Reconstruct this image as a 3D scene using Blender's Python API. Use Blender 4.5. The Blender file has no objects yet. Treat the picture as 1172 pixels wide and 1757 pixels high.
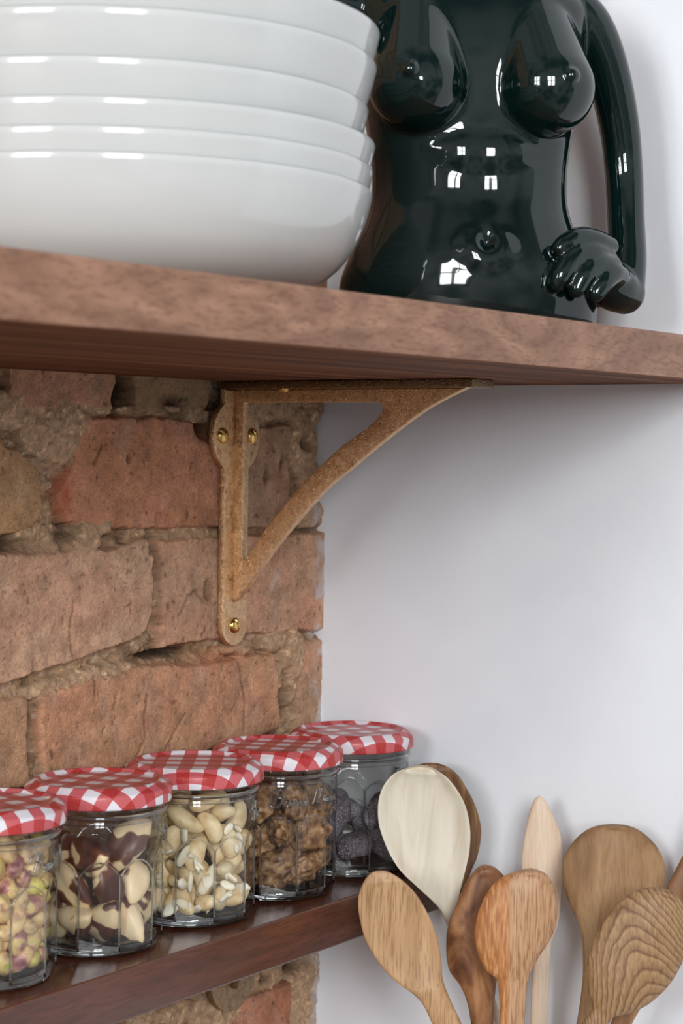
import bpy, bmesh, math, random
import numpy as np
from mathutils import Vector, Matrix

S = bpy.context.scene
COL = S.collection
PI = math.pi

# ---------------------------------------------------------------- camera
TH = .6135                                   # angle between the view axis and the brick wall
CAM_R = Vector((math.cos(TH), math.sin(TH), 0)); CAM_F = Vector((-math.sin(TH), math.cos(TH), 0)); UP = Vector((0, 0, 1))
CAM_P = Vector((.77645, -1.08358, 0))
ROLL = .013
cam_d = bpy.data.cameras.new('camera'); cam = bpy.data.objects.new('camera', cam_d); COL.objects.link(cam)
cx = CAM_R * math.cos(ROLL) + UP * math.sin(ROLL); cy = UP * math.cos(ROLL) - CAM_R * math.sin(ROLL); cz = -CAM_F
cam.matrix_world = Matrix(((cx.x, cy.x, cz.x, CAM_P.x), (cx.y, cy.y, cz.y, CAM_P.y), (cx.z, cy.z, cz.z, CAM_P.z), (0, 0, 0, 1)))
cam_d.sensor_fit = 'VERTICAL'; cam_d.sensor_height = 36; cam_d.lens = 3285 / 1757 * 36
cam_d.shift_y = -110.5 / 1757
cam_d.clip_start = .02
cam_d.dof.use_dof = True; cam_d.dof.focus_distance = 1.17; cam_d.dof.aperture_fstop = 15
S.camera = cam

# ---------------------------------------------------------------- light and exposure
S.view_settings.view_transform = 'Standard'; S.view_settings.look = 'None'
S.view_settings.gamma = 1; S.view_settings.use_curve_mapping = False
S.view_settings.exposure = 0.22
S.cycles.transparent_max_bounces = 40; S.cycles.max_bounces = 12; S.cycles.glossy_bounces = 6; S.cycles.diffuse_bounces = 4
S.cycles.transmission_bounces = 10
S.cycles.sample_clamp_indirect = 6
S.cycles.caustics_reflective = False; S.cycles.caustics_refractive = False
W = bpy.data.worlds.new('room_air'); S.world = W; W.use_nodes = True
wn = W.node_tree.nodes; wl = W.node_tree.links; wn.clear()
wo = wn.new('ShaderNodeOutputWorld'); wb = wn.new('ShaderNodeBackground'); tc = wn.new('ShaderNodeTexCoord')
sep = wn.new('ShaderNodeSeparateXYZ'); rp = wn.new('ShaderNodeValToRGB'); mr = wn.new('ShaderNodeMapRange')
wl.new(tc.outputs['Generated'], sep.inputs[0]); wl.new(sep.outputs['Z'], mr.inputs[0]); mr.inputs[1].default_value = -1; mr.inputs[2].default_value = 1
wl.new(mr.outputs[0], rp.inputs[0])
e = rp.color_ramp.elements; e[0].position = .25; e[0].color = (.36, .35, .34, 1); e[1].position = .5; e[1].color = (.62, .64, .68, 1); e2_ = e.new(.8); e2_.color = (.34, .34, .35, 1)
nz_ = wn.new('ShaderNodeTexNoise'); nz_.inputs['Scale'].default_value = 2.2; nz_.inputs['Detail'].default_value = 1.5; wl.new(tc.outputs['Generated'], nz_.inputs[0])   # random dark and bright patches added to vary the reflections
rp2 = wn.new('ShaderNodeValToRGB'); rp2.color_ramp.elements[0].position = .40; rp2.color_ramp.elements[0].color = (.35, .34, .33, 1); rp2.color_ramp.elements[1].position = .58; rp2.color_ramp.elements[1].color = (1.4, 1.4, 1.4, 1); wl.new(nz_.outputs['Fac'], rp2.inputs[0])
mxw = wn.new('ShaderNodeMixRGB'); mxw.blend_type = 'MULTIPLY'; mxw.inputs[0].default_value = 1; wl.new(rp.outputs[0], mxw.inputs[1]); wl.new(rp2.outputs[0], mxw.inputs[2])
wl.new(mxw.outputs[0], wb.inputs[0]); wb.inputs[1].default_value = .72; wl.new(wb.outputs[0], wo.inputs[0])

def area(name, loc, target, w, h, power, color):
    l = bpy.data.lights.new(name, 'AREA'); l.shape = 'RECTANGLE'; l.size = w; l.size_y = h; l.energy = power; l.color = color
    o = bpy.data.objects.new(name, l); COL.objects.link(o); o.location = loc
    o.rotation_euler = (Vector(target) - Vector(loc)).to_track_quat('-Z', 'Y').to_euler()
    return o
WIN_C = Vector((.54, -3.07, .62)); WIN_T = Vector((.12, -.1, .0))
WIN2_C = Vector((2.13, -2.33, .62))
area('window_daylight', WIN_C, WIN_T, .8, 1.1, 52, (.95, .98, 1.0))
area('window_daylight', WIN2_C, WIN_T, .8, 1.1, 66, (.95, .98, 1.0))

# ---------------------------------------------------------------- helpers
def srgb(r, g, b):
    f = lambda c: (c / 255 / 12.92) if c / 255 <= .04045 else ((c / 255 + .055) / 1.055) ** 2.4
    return (f(r), f(g), f(b), 1)
def link_obj(name, me, mats=(), parent=None, smooth=True):
    o = bpy.data.objects.new(name, me); COL.objects.link(o)
    for m in (mats if isinstance(mats, (list, tuple)) else [mats]): me.materials.append(m)
    if smooth: me.polygons.foreach_set('use_smooth', [True] * len(me.polygons))
    if parent: o.parent = parent
    return o
def mesh(name, verts, faces):
    me = bpy.data.meshes.new(name); me.from_pydata([tuple(v) for v in verts], [], faces); me.update(); return me
def tag(o, label, cat, group=None):
    o['label'] = label; o['category'] = cat
    if group: o['group'] = group
    return o
def struct(o): o['kind'] = 'structure'; return o
def empty(name, loc, rz=0):
    o = bpy.data.objects.new(name, None); COL.objects.link(o); o.location = loc; o.rotation_euler = (0, 0, rz); o.empty_display_size = .02; return o
def autosmooth(me, ang=40):
    me.polygons.foreach_set('use_smooth', [True] * len(me.polygons)); me.set_sharp_from_angle(angle=math.radians(ang))
def bevel_box(x0, x1, y0, y1, z0, z1, r=.001, seg=2):
    bm = bmesh.new()
    bmesh.ops.create_cube(bm, size=1, matrix=Matrix.Translation(((x0 + x1) / 2, (y0 + y1) / 2, (z0 + z1) / 2)) @ Matrix.Diagonal((x1 - x0, y1 - y0, z1 - z0, 1)))
    if r: bmesh.ops.bevel(bm, geom=bm.edges[:], offset=r, segments=seg, profile=.5, affect='EDGES')
    me = bpy.data.meshes.new('box'); bm.to_mesh(me); bm.free(); return me
def prism(poly, lo, hi, axis, bev=.0006, seg=2):
    """poly = list of 2D points; extruded along axis ('x': points are (y,z); 'y': points are (x,z); 'z': (x,y))"""
    bm = bmesh.new()
    def P(p, t): return {'x': (t, p[0], p[1]), 'y': (p[0], t, p[1]), 'z': (p[0], p[1], t)}[axis]
    a = [bm.verts.new(P(p, lo)) for p in poly]; b = [bm.verts.new(P(p, hi)) for p in poly]
    fa = bm.faces.new(a); fb = bm.faces.new(b[::-1]); n = len(poly)
    for i in range(n): bm.faces.new((a[i], b[i], b[(i + 1) % n], a[(i + 1) % n]))
    bmesh.ops.recalc_face_normals(bm, faces=bm.faces[:])
    if bev:
        ed = [e for e in bm.edges if (e.verts[0] in a) == (e.verts[1] in a)]
        bmesh.ops.bevel(bm, geom=ed, offset=bev, segments=seg, profile=.5, affect='EDGES')
    me = bpy.data.meshes.new('prism'); bm.to_mesh(me); bm.free(); return me
def lathe(prof, n=96, close=False, matidx=None):
    """prof = list of (r,z); returns mesh with uv arc coordinates"""
    vs = []; fs = []; m = len(prof)
    for r, z in prof:
        for k in range(n): a = 2 * PI * k / n; vs.append((r * math.cos(a), r * math.sin(a), z))
    for i in range(m - 1 if not close else m):
        j = (i + 1) % m
        for k in range(n): fs.append((i * n + k, i * n + (k + 1) % n, j * n + (k + 1) % n, j * n + k))
    return mesh('lathe', vs, fs)
def catmull(P, n):
    P = np.array(P, float); Q = np.vstack([2 * P[0] - P[1], P, 2 * P[-1] - P[-2]])
    d = np.r_[0, np.cumsum(np.linalg.norm(np.diff(P, axis=0), axis=1))]; d /= d[-1]
    out = []
    for t in (np.linspace(0, 1, n) if np.isscalar(n) else n):
        i = min(max(np.searchsorted(d, t, side='right') - 1, 0), len(P) - 2); u = (t - d[i]) / (d[i + 1] - d[i] + 1e-12)
        a, b, c, e_ = Q[i], Q[i + 1], Q[i + 2], Q[i + 3]
        out.append(.5 * (2 * b + (c - a) * u + (2 * a - 5 * b + 4 * c - e_) * u * u + (3 * b - a - 3 * c + e_) * u ** 3))
    return np.array(out)
def tube(pts, rad, n=10, cap=True):
    """tube along 3D points, rad scalar or list"""
    P = [Vector(p) for p in pts]; R = [rad] * len(P) if np.isscalar(rad) else list(rad); vs = []; fs = []
    T = [(P[min(i + 1, len(P) - 1)] - P[max(i - 1, 0)]).normalized() for i in range(len(P))]
    nrm = T[0].orthogonal().normalized()
    for i, p in enumerate(P):
        nrm = (nrm - T[i] * nrm.dot(T[i])).normalized(); b = T[i].cross(nrm)
        for k in range(n): a = 2 * PI * k / n; vs.append(p + (nrm * math.cos(a) + b * math.sin(a)) * R[i])
    for i in range(len(P) - 1):
        for k in range(n): fs.append((i * n + k, i * n + (k + 1) % n, (i + 1) * n + (k + 1) % n, (i + 1) * n + k))
    if cap: fs.append(tuple(range(n))[::-1]); fs.append(tuple((len(P) - 1) * n + k for k in range(n)))
    return vs, fs
def join(parts):
    V = []; F = []
    for v, f in parts:
        o = len(V); V += [tuple(x) for x in v]; F += [tuple(i + o for i in q) for q in f]
    return V, F
def ellipsoid(c, r, rot=None, nu=24, nv=16):
    vs = []; fs = []; rot = rot or Matrix.Identity(3); c = Vector(c)
    vs.append(c + rot @ Vector((0, 0, r[2])))
    for i in range(1, nv):
        t = PI * i / nv
        for k in range(nu): a = 2 * PI * k / nu; vs.append(c + rot @ Vector((r[0] * math.sin(t) * math.cos(a), r[1] * math.sin(t) * math.sin(a), r[2] * math.cos(t))))
    vs.append(c + rot @ Vector((0, 0, -r[2])))
    for k in range(nu):
        fs.append((0, 1 + k, 1 + (k + 1) % nu)); l = 1 + (nv - 2) * nu; fs.append((len(vs) - 1, l + (k + 1) % nu, l + k))
    for i in range(nv - 2):
        for k in range(nu): a = 1 + i * nu; fs.append((a + k, a + nu + k, a + nu + (k + 1) % nu, a + (k + 1) % nu))
    return vs, fs
# value noise on numpy arrays
def vnoise(x, y, seed=0):
    rng = np.random.RandomState(seed); T = rng.rand(256, 256)
    xi = np.floor(x).astype(int); yi = np.floor(y).astype(int); fx = x - xi; fy = y - yi
    fx = fx * fx * (3 - 2 * fx); fy = fy * fy * (3 - 2 * fy); g = lambda a, b: T[a % 256, b % 256]
    return (g(xi, yi) * (1 - fx) + g(xi + 1, yi) * fx) * (1 - fy) + (g(xi, yi + 1) * (1 - fx) + g(xi + 1, yi + 1) * fx) * fy
def fbm(x, y, seed=0, o=4):
    s = 0; a = .5; t = 0
    for i in range(o): s = s + a * vnoise(x, y, seed + i * 17); t += a; x = x * 2.03 + 3.1; y = y * 2.03 + 7.7; a *= .55
    return s / t - .5
def sst(a, b, x):
    t = np.clip((x - a) / (b - a), 0, 1); return t * t * (3 - 2 * t)

# ---------------------------------------------------------------- materials
def mat(name):
    m = bpy.data.materials.new(name); m.use_nodes = True; nt = m.node_tree; b = nt.nodes['Principled BSDF']; return m, nt, b
def N(nt, t, **kw):
    n = nt.nodes.new('ShaderNode' + t)
    for k, v in kw.items():
        if k.startswith('i_'): n.inputs[int(k[2:])].default_value = v
        else: setattr(n, k, v)
    return n
def ramp(nt, fac, stops):
    r = N(nt, 'ValToRGB'); els = r.color_ramp.elements
    while len(els) < len(stops): els.new(.5)
    for e_, (p, c) in zip(els, stops): e_.position = p; e_.color = c
    nt.links.new(fac, r.inputs[0]); return r.outputs[0]
def bump(nt, b, h, strength, dist=.001):
    n = N(nt, 'Bump'); n.inputs['Strength'].default_value = strength; n.inputs['Distance'].default_value = dist
    nt.links.new(h, n.inputs['Height']); nt.links.new(n.outputs[0], b.inputs['Normal']); return n
def plain(name, c, rough=.5, metal=0, spec=.5, coat=0):
    m, nt, b = mat(name); b.inputs['Base Color'].default_value = c; b.inputs['Roughness'].default_value = rough
    b.inputs['Metallic'].default_value = metal; b.inputs['Specular IOR Level'].default_value = spec; b.inputs['Coat Weight'].default_value = coat
    b.inputs['Coat Roughness'].default_value = .03; return m
def mix(nt, fac, a, b_, mode='MIX'):
    n = N(nt, 'MixRGB', blend_type=mode)
    for i, v in enumerate((fac, a, b_)):
        if hasattr(v, 'is_output') or isinstance(v, bpy.types.NodeSocket): nt.links.new(v, n.inputs[i])
        else: n.inputs[i].default_value = v
    return n.outputs[0]
def wood(name, cols, scale=(1, 1, 1), fine=(1, 1, 1), rough=.45, fleck=.3, fleckcol=None, coat=0, bumps=.15, dist=1.5, rot=(0, 0, 0), seed=0, spec=.4):
    """cols = three colours dark -> light; scale stretches the slow figure, fine stretches the pores"""
    m, nt, b = mat(name); L = nt.links
    tcn = N(nt, 'TexCoord'); mp = N(nt, 'Mapping'); mp.inputs['Scale'].default_value = scale; mp.inputs['Rotation'].default_value = rot; mp.inputs['Location'].default_value = (seed * 1.7, seed * .9, seed * 2.3)
    L.new(tcn.outputs['Object'], mp.inputs[0])
    n1 = N(nt, 'TexNoise'); n1.inputs['Scale'].default_value = 1; n1.inputs['Detail'].default_value = 5; n1.inputs['Distortion'].default_value = dist; L.new(mp.outputs[0], n1.inputs[0])
    c = ramp(nt, n1.outputs['Fac'], [(.3, cols[0]), (.5, cols[1]), (.7, cols[2])])
    mp2 = N(nt, 'Mapping'); mp2.inputs['Scale'].default_value = fine; mp2.inputs['Rotation'].default_value = rot; L.new(tcn.outputs['Object'], mp2.inputs[0])
    n2 = N(nt, 'TexNoise'); n2.inputs['Scale'].default_value = 1; n2.inputs['Detail'].default_value = 3; L.new(mp2.outputs[0], n2.inputs[0])
    f = ramp(nt, n2.outputs['Fac'], [(.36, (1, 1, 1, 1)), (.5, (0, 0, 0, 1))])
    fm = N(nt, 'Math', operation='MULTIPLY'); L.new(f, fm.inputs[0]); fm.inputs[1].default_value = fleck
    col = mix(nt, fm.outputs[0], c, fleckcol or cols[0])
    L.new(col, b.inputs['Base Color']); b.inputs['Roughness'].default_value = rough; b.inputs['Specular IOR Level'].default_value = spec
    b.inputs['Coat Weight'].default_value = coat; b.inputs['Coat Roughness'].default_value = .12
    bump(nt, b, n2.outputs['Fac'], bumps, .0006)
    return m

# ================================================================ the setting
# ---- white plastered wall
m, nt, b = mat('white_plaster')
tcn = N(nt, 'TexCoord'); n1 = N(nt, 'TexNoise'); n1.inputs['Scale'].default_value = 260; n1.inputs['Detail'].default_value = 4
mp = N(nt, 'Mapping'); mp.inputs['Scale'].default_value = (1, 1, .35); nt.links.new(tcn.outputs['Object'], mp.inputs[0]); nt.links.new(mp.outputs[0], n1.inputs[0])
n2 = N(nt, 'TexNoise'); n2.inputs['Scale'].default_value = 14; nt.links.new(tcn.outputs['Object'], n2.inputs[0])
nt.links.new(ramp(nt, n2.outputs['Fac'], [(.3, srgb(231, 233, 238)), (.7, srgb(238, 240, 244))]), b.inputs['Base Color'])
b.inputs['Roughness'].default_value = .75; b.inputs['Specular IOR Level'].default_value = .2
bump(nt, b, n1.outputs['Fac'], .25, .0006); M_WALL = m
me = bevel_box(-.06, 1.6, 0, .08, -1.0, 1.2, 0)
struct(link_obj('wall_right', me, M_WALL, smooth=False))

# ---- brick wall: one height field, bricks and mortar modelled in relief
BR = [  # polygon (u,z) in mm, relief mm, colour sRGB, red patchiness
 ([(-311, 88), (-214, 88), (-217, 19), (-250, 21), (-308, 18)], 0, (152, 104, 82), .35),
 ([(-200, 88), (-122, 88), (-124, 24), (-150, 15), (-172, 19), (-199, 17)], -2, (122, 92, 70), .15),
 ([(-106, 88), (-40, 88), (-42, 34), (-104, 33)], -3, (118, 84, 66), .1),
 ([(-420, 6), (-314, 2), (-296, -3), (-282, -16), (-277, -38), (-285, -49), (-313, -54), (-420, -54)], 0, (146, 106, 76), .1),
 ([(-245, 16), (-200, 18), (-128, 17), (-112, 15), (-112, -52), (-160, -53), (-231, -51), (-258, -46), (-272, -30), (-257, -11)], 1, (155, 98, 74), .75),
 ([(-107, 15), (-72, 14), (-40, 16), (-39, -55), (-106, -53)], 0, (134, 98, 80), .25),
 ([(-420, -63), (-313, -62), (-250, -60), (-226, -64), (-197, -58), (-189, -58), (-181, -71), (-180, -103), (-190, -118), (-240, -128), (-312, -136), (-420, -137)], 1, (172, 130, 108), .3),
 ([(-174, -59), (-124, -57), (-60, -58), (0, -59), (10, -59), (10, -127), (0, -128), (-76, -125), (-122, -127), (-171, -127)], 0, (164, 120, 98), .4),
 ([(-420, -143), (-312, -143), (-287, -144), (-283, -198), (-312, -198), (-420, -197)], 0, (158, 114, 88), .2),
 ([(-279, -145), (-193, -136), (-120, -139), (-57, -138), (-49, -160), (-50, -198), (-112, -200), (-277, -199)], 1, (166, 116, 90), .35),
 ([(-33, -133), (10, -133), (10, -199), (-27, -199)], -1, (158, 118, 96), .4),
 ([(-340, -207), (-170, -207), (-170, -270), (-340, -270)], 0, (150, 105, 84), .4),
 ([(-160, -207), (10, -207), (10, -270), (-160, -270)], 0, (150, 105, 84), .4),
 ([(-420, -279), (-232, -279), (-232, -351), (-420, -349)], 0, (160, 112, 92), .3),
 ([(-223, -279), (10, -279), (10, -349), (-223, -350)], 0, (168, 124, 106), .3),
 ([(-420, -362), (-150, -362), (-150, -430), (-420, -430)], -1, (150, 104, 84), .3),
 ([(-86, -362), (-31, -365), (-32, -430), (-92, -430)], 0, (142, 82, 62), .6),
]
rr = random.Random(5)
def course(z0, z1, x0, x1, off):
    x = x0 + off
    while x < x1:
        w = 105 if rr.random() < .35 else 212
        xe = min(x + w - 10, x1)
        if xe - x > 20: BR.append(([(x, z1), (xe, z1), (xe, z0), (x, z0)], rr.uniform(-2, 1), (150 + rr.randint(-14, 14), 108 + rr.randint(-8, 8), 86 + rr.randint(-6, 6)), rr.uniform(.1, .6)))
        x += w
for k in range(6): course(98 + k * 75, 98 + k * 75 + 65, -1000, 12, -rr.randint(0, 100))
for k in range(8): course(88 - 65 - k * 75 - (0), 88 - k * 75, -1000, -425 if k > 0 else -320, -rr.randint(0, 60))
for k in range(6): course(-440 - 65 - k * 75, -440 - k * 75, -1000, 12, -rr.randint(0, 100))
BLOBS = [ # u,z,ru,rz,height mm   lumps of mortar (+) and holes (-)
 (-243, -57, 11, 9, 11), (-228, -50, 7, 5, 8), (-263, 8, 26, 16, 8), (-240, 26, 30, 8, 5), (-300, 20, 22, 9, 6), (-275, -56, 20, 8, 6), (-33, -143, 9, 15, 12), (-38, -160, 7, 14, 9), (-54, -131, 12, 6, 9),
 (-90, -133, 10, 5, 8), (-22, 5, 14, 22, 7), (-12, 28, 9, 14, 8), (-30, 30, 14, 9, 4), (-14, -20, 12, 10, 5), (-10, -48, 16, 9, 5), (-60, 26, 26, 7, 4), (-196, -63, 6, 10, 2), (-140, -58, 30, 5, 3),
 (-207, 38, 6, 14, -16), (-212, 26, 6, 6, -12), (-130, 14, 9, 8, -20), (-305, -58, 24, 4, -9), (-176, -80, 3, 26, -8), (-165, -131, 20, 2.5, -12), (-284, -165, 3, 30, -9), (-40, -172, 4, 20, -14), (-12, -26, 5, 3, -10), (-12, -57, 12, 1.5, -6), (-50, -10, 2, 6, -2),
 (-2, 12, 5, 8, -8), (-22, 4, 6, 4, -9), (-100, -8, 1.2, 3, -0), (-66, -19, 1.8, 5, -7), (-124, -92, 4, 5, -9), (-205, -7, 2, 2.4, -5), (-160, 27, 12, 6, -4), (-57, -200, 12, 8, -8), (-115, -203, 12, 6, -10),
 (-15, -350, 12, 8, 4), (-12, -362, 14, 18, 8), (-55, -357, 25, 6, 5), (-110, -368, 20, 14, 6), (-150, -360, 16, 7, 5), (-25, -356, 9, 4, -10), (-58, -355, 5, 5, -8), (-14, -390, 14, 22, 7),
 (-258, -53, 10, 6, -4), (-222, -140, 30, 6, 5), (-262, -143, 24, 5, 4), (-150, 20, 50, 4, 2)]
CRACKS = [[(-131, -99), (-140, -93), (-147, -97), (-155, -108)], [(-98, -137), (-92, -152), (-88, -166), (-90, -185)], [(-277, 0), (-276, 0)],
 [(-186, -155), (-190, -168), (-188, -180), (-196, -196)], [(-232, -139), (-235, -152)], [(-214, -152), (-216, -160)], [(-150, -170), (-160, -180), (-172, -194)], [(-254, -92), (-256, -110), (-253, -126)], [(-230, 0), (-238, -12)]]
def axis(lo, flo, fhi, hi, df, dc):
    return np.unique(np.r_[np.arange(lo, flo, dc), np.arange(flo, fhi, df), np.arange(fhi, hi + dc, dc)])
ua = axis(-1000, -345, 12, 12, .95, 6); ua = ua[ua <= 12]; za = axis(-900, -425, 60, 620, .95, 6)
Ug, Zg = np.meshgrid(ua, za, indexing='ij'); Hs = Ug.copy()
wu = Ug + 5.0 * fbm(Ug / 28, Zg / 28, 1) + 2.6 * fbm(Ug / 7, Zg / 7, 2); wz = Zg + 5.0 * fbm(Ug / 30, Zg / 30, 3) + 2.4 * fbm(Ug / 7, Zg / 7, 4)
def sdpoly(P, x, y):
    P = np.array(P, float); d = np.full(x.shape, 1e9); ins = np.zeros(x.shape, bool); n = len(P)
    for i in range(n):
        ax_, ay = P[i]; bx, by = P[(i + 1) % n]; ex, ey = bx - ax_, by - ay
        t = np.clip(((x - ax_) * ex + (y - ay) * ey) / (ex * ex + ey * ey), 0, 1)
        d = np.minimum(d, np.hypot(x - ax_ - t * ex, y - ay - t * ey))
        c = ((ay > y) != (by > y)) & (x < (bx - ax_) * (y - ay) / (by - ay + 1e-12) + ax_); ins ^= c
    return np.where(ins, d, -d)
mort = -7.5 + 11 * fbm(Ug / 22, Zg / 22, 11) + 9.5 * fbm(Ug / 6, Zg / 6, 12, 5) + 4.0 * fbm(Ug / 2.2, Zg / 2.2, 13, 3)
H = mort.copy()
def lin(c): return np.array(srgb(*c)[:3])
mtint = sst(-.25, .25, fbm(Ug / 18, Zg / 18, 21))[..., None]; mfine = (fbm(Ug / 2.4, Zg / 2.4, 22, 3))[..., None]
Cc = lin((144, 114, 87)) * (1 - mtint) + lin((186, 154, 124)) * mtint
Cc = Cc * (1 + 1.1 * mfine)
spk = sst(.16, .26, fbm(Ug / 3.2, Zg / 3.2, 23, 3))[..., None]; Cc = Cc * (1 - .6 * spk) + lin((196, 184, 168)) * .6 * spk
grey = (sst(-40, -20, Ug) * (Zg < -340))[..., None]; Cc = Cc * (1 - .75 * grey) + (lin((138, 130, 126)) * (1 + 1.2 * mfine)) * .75 * grey
for i, (P, rel, c, red) in enumerate(BR):
    xs = [p[0] for p in P]; zs = [p[1] for p in P]
    iu = np.where((ua > min(xs) - 12) & (ua < max(xs) + 12))[0]; iz = np.where((za > min(zs) - 12) & (za < max(zs) + 12))[0]
    if len(iu) == 0 or len(iz) == 0: continue
    sl = np.ix_(iu, iz); d = sdpoly(P, wu[sl], wz[sl])
    e_ = 2.2 + 2.2 * np.clip(vnoise(Ug[sl] / 20, Zg[sl] / 20, 31), 0, 1)
    face = rel + 1.6 * fbm(Ug[sl] / 40, Zg[sl] / 40, 32 + i) + .9 * fbm(Ug[sl] / 6, Zg[sl] / 6, 33) + .35 * fbm(Ug[sl] / 2, Zg[sl] / 2, 34, 3) * 1.6
    pit = .55 * sst(.27, .34, fbm(Ug[sl] / 3.5, Zg[sl] / 3.5, 35 + i, 2)); face = face - 1.6 * pit
    k = sst(0, 1, np.clip((d + 1.0) / e_, 0, 1)); h = face - 16 * (1 - k) ** 1.8
    take = sst(-.6, .8, h - H[sl])[..., None]
    H[sl] = np.maximum(H[sl], h)
    rt = (sst(-.12, .2, fbm(Ug[sl] / 24, Zg[sl] / 24, 41 + i)) * red)[..., None]
    mott = fbm(Ug[sl] / 9, Zg[sl] / 9, 42 + i, 4)[..., None]; fi = fbm(Ug[sl] / 1.8, Zg[sl] / 1.8, 43, 3)[..., None]
    dust = sst(.0, .3, fbm(Ug[sl] / 15, Zg[sl] / 30, 44 + i))[..., None]
    cc = lin(tuple(min(255, q + w_) for q, w_ in zip(c, (26, 29, 22)))) * (1 - rt) + lin((196, 136, 108)) * rt; cc = cc * (1 - .35 * dust) + lin((176, 146, 124)) * .35 * dust
    cc = cc * (1 + .75 * mott + .45 * fi); cc = cc * (1 - .8 * pit[..., None]); cc = cc * (1 - .3 * sst(.24, .3, fbm(Ug[sl] / 1.6, Zg[sl] / 1.6, 47, 2))[..., None])
    scr = .6 * sst(.24, .34, fbm(Ug[sl] / 3 + 9, Zg[sl] / 9, 45 + i, 3))[..., None]; cc = cc * (1 - .4 * scr) + lin((205, 190, 175)) * .4 * scr
    Cc[sl] = Cc[sl] * (1 - take) + cc * take
for (u0, z0, ru, rz, hh) in BLOBS:
    q = ((wu - u0) / ru) ** 2 + ((wz - z0) / rz) ** 2; g = np.exp(-q * 1.1)
    if hh > 0:
        lump = -6 + hh * 1.0 * np.clip(1 - q * .55, 0, 1) ** .5 + 2.2 * fbm(Ug / 5, Zg / 5, 51) * 2
        tk = ((lump > H) & (q < 1.6)); H = np.where(tk, lump, H)
        t3 = tk[..., None]; light = lin((178, 146, 116)) * (1 + .9 * mfine + .6 * spk); Cc = np.where(t3, light, Cc)
    else:
        H = H + hh * g * 1.5; Cc = Cc * (1 - .72 * g[..., None])
for cr in CRACKS:
    d = np.full(Ug.shape, 1e9)
    for (a0, a1), (b0, b1) in zip(cr[:-1], cr[1:]):
        ex, ey = b0 - a0, b1 - a1; t = np.clip(((wu - a0) * ex + (wz - a1) * ey) / (ex * ex + ey * ey), 0, 1); d = np.minimum(d, np.hypot(wu - a0 - t * ex, wz - a1 - t * ey))
    g = np.exp(-(d / .8) ** 2); H = H - 2.2 * g; Cc = Cc * (1 - .5 * g[..., None])
# red chipped corner of the large brick, rusty stain under the bracket, old white paint by the corner
g = np.exp(-(((Ug + 262) / 7) ** 2 + ((Zg + 30) / 15) ** 2) * 1.6)[..., None]; Cc = Cc * (1 - .8 * g) + lin((176, 92, 64)) * .8 * g
g = np.exp(-(((Ug + 112) / 24) ** 2 + ((Zg + 137) / 6) ** 2))[..., None]; Cc = Cc * (1 - .55 * g) + lin((186, 112, 76)) * .55 * g
p = (sst(-16, -1, Ug + 14 * fbm(Ug / 6, Zg / 18, 61)) * sst(-.1, .15, fbm(Ug / 9, Zg / 14, 62)) * (Zg < -30))[..., None]; Cc = Cc * (1 - .8 * p) + lin((206, 200, 200)) * .8 * p
g = (np.exp(-(((Ug + 60) / 9) ** 2 + ((Zg + 95) / 20) ** 2)) * sst(-.05, .2, fbm(Ug / 5, Zg / 12, 63)))[..., None]; Cc = Cc * (1 - .5 * g) + lin((205, 196, 188)) * .5 * g
cav = sst(9, 15, -H)[..., None]; Cc = Cc * (1 - .45 * cav)      # darker colour in the deepest joints
H = np.clip(H, -24, 7)
H = np.where((Ug < -30) | (Zg > 33) | (Zg < -20), np.minimum(H, 1.6 + .12 * np.clip(H, 0, 8)), H)
# nothing sticks out where the shelves, plates and screws sit on the wall
for (ulo, uhi, zlo, zhi) in ((-1000, 12, 38, 70), (-1000, 12, -307, -275), (-138, -80, -132, 45), (-132, -78, -372, -300)):
    msk = (Ug > ulo) & (Ug < uhi) & (Zg > zlo) & (Zg < zhi); H = np.where(msk, np.minimum(H, .3), H)
nu_, nz_ = len(ua), len(za)
V = np.stack([H / 1000, Ug / 1000, Zg / 1000], -1).reshape(-1, 3)
idx = np.arange(nu_ * nz_).reshape(nu_, nz_)
F = np.stack([idx[:-1, :-1], idx[1:, :-1], idx[1:, 1:], idx[:-1, 1:]], -1).reshape(-1, 4)
me = bpy.data.meshes.new('brick_wall'); me.vertices.add(len(V)); me.vertices.foreach_set('co', V.ravel())
me.loops.add(F.size); me.loops.foreach_set('vertex_index', F.ravel()); me.polygons.add(len(F)); me.polygons.foreach_set('loop_start', np.arange(0, F.size, 4)); me.update(calc_edges=True)
ca = me.color_attributes.new('Col', 'FLOAT_COLOR', 'POINT'); c4 = np.ones((len(V), 4), np.float32); c4[:, :3] = np.clip(Cc.reshape(-1, 3), .004, .95); ca.data.foreach_set('color', c4.ravel())
m, nt, b = mat('old_brick_and_mortar'); at = N(nt, 'VertexColor'); at.layer_name = 'Col'
tcn = N(nt, 'TexCoord'); n1 = N(nt, 'TexNoise'); n1.inputs['Scale'].default_value = 900; n1.inputs['Detail'].default_value = 3; nt.links.new(tcn.outputs['Object'], n1.inputs[0])
r_ = ramp(nt, n1.outputs['Fac'], [(.3, (.8, .8, .8, 1)), (.7, (1.14, 1.14, 1.14, 1))])
nt.links.new(mix(nt, 1.0, at.outputs[0], r_, 'MULTIPLY'), b.inputs['Base Color']); b.inputs['Roughness'].default_value = .92; b.inputs['Specular IOR Level'].default_value = .15
bump(nt, b, n1.outputs['Fac'], .7, .0010)
struct(link_obj('wall_left', me, m))

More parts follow.
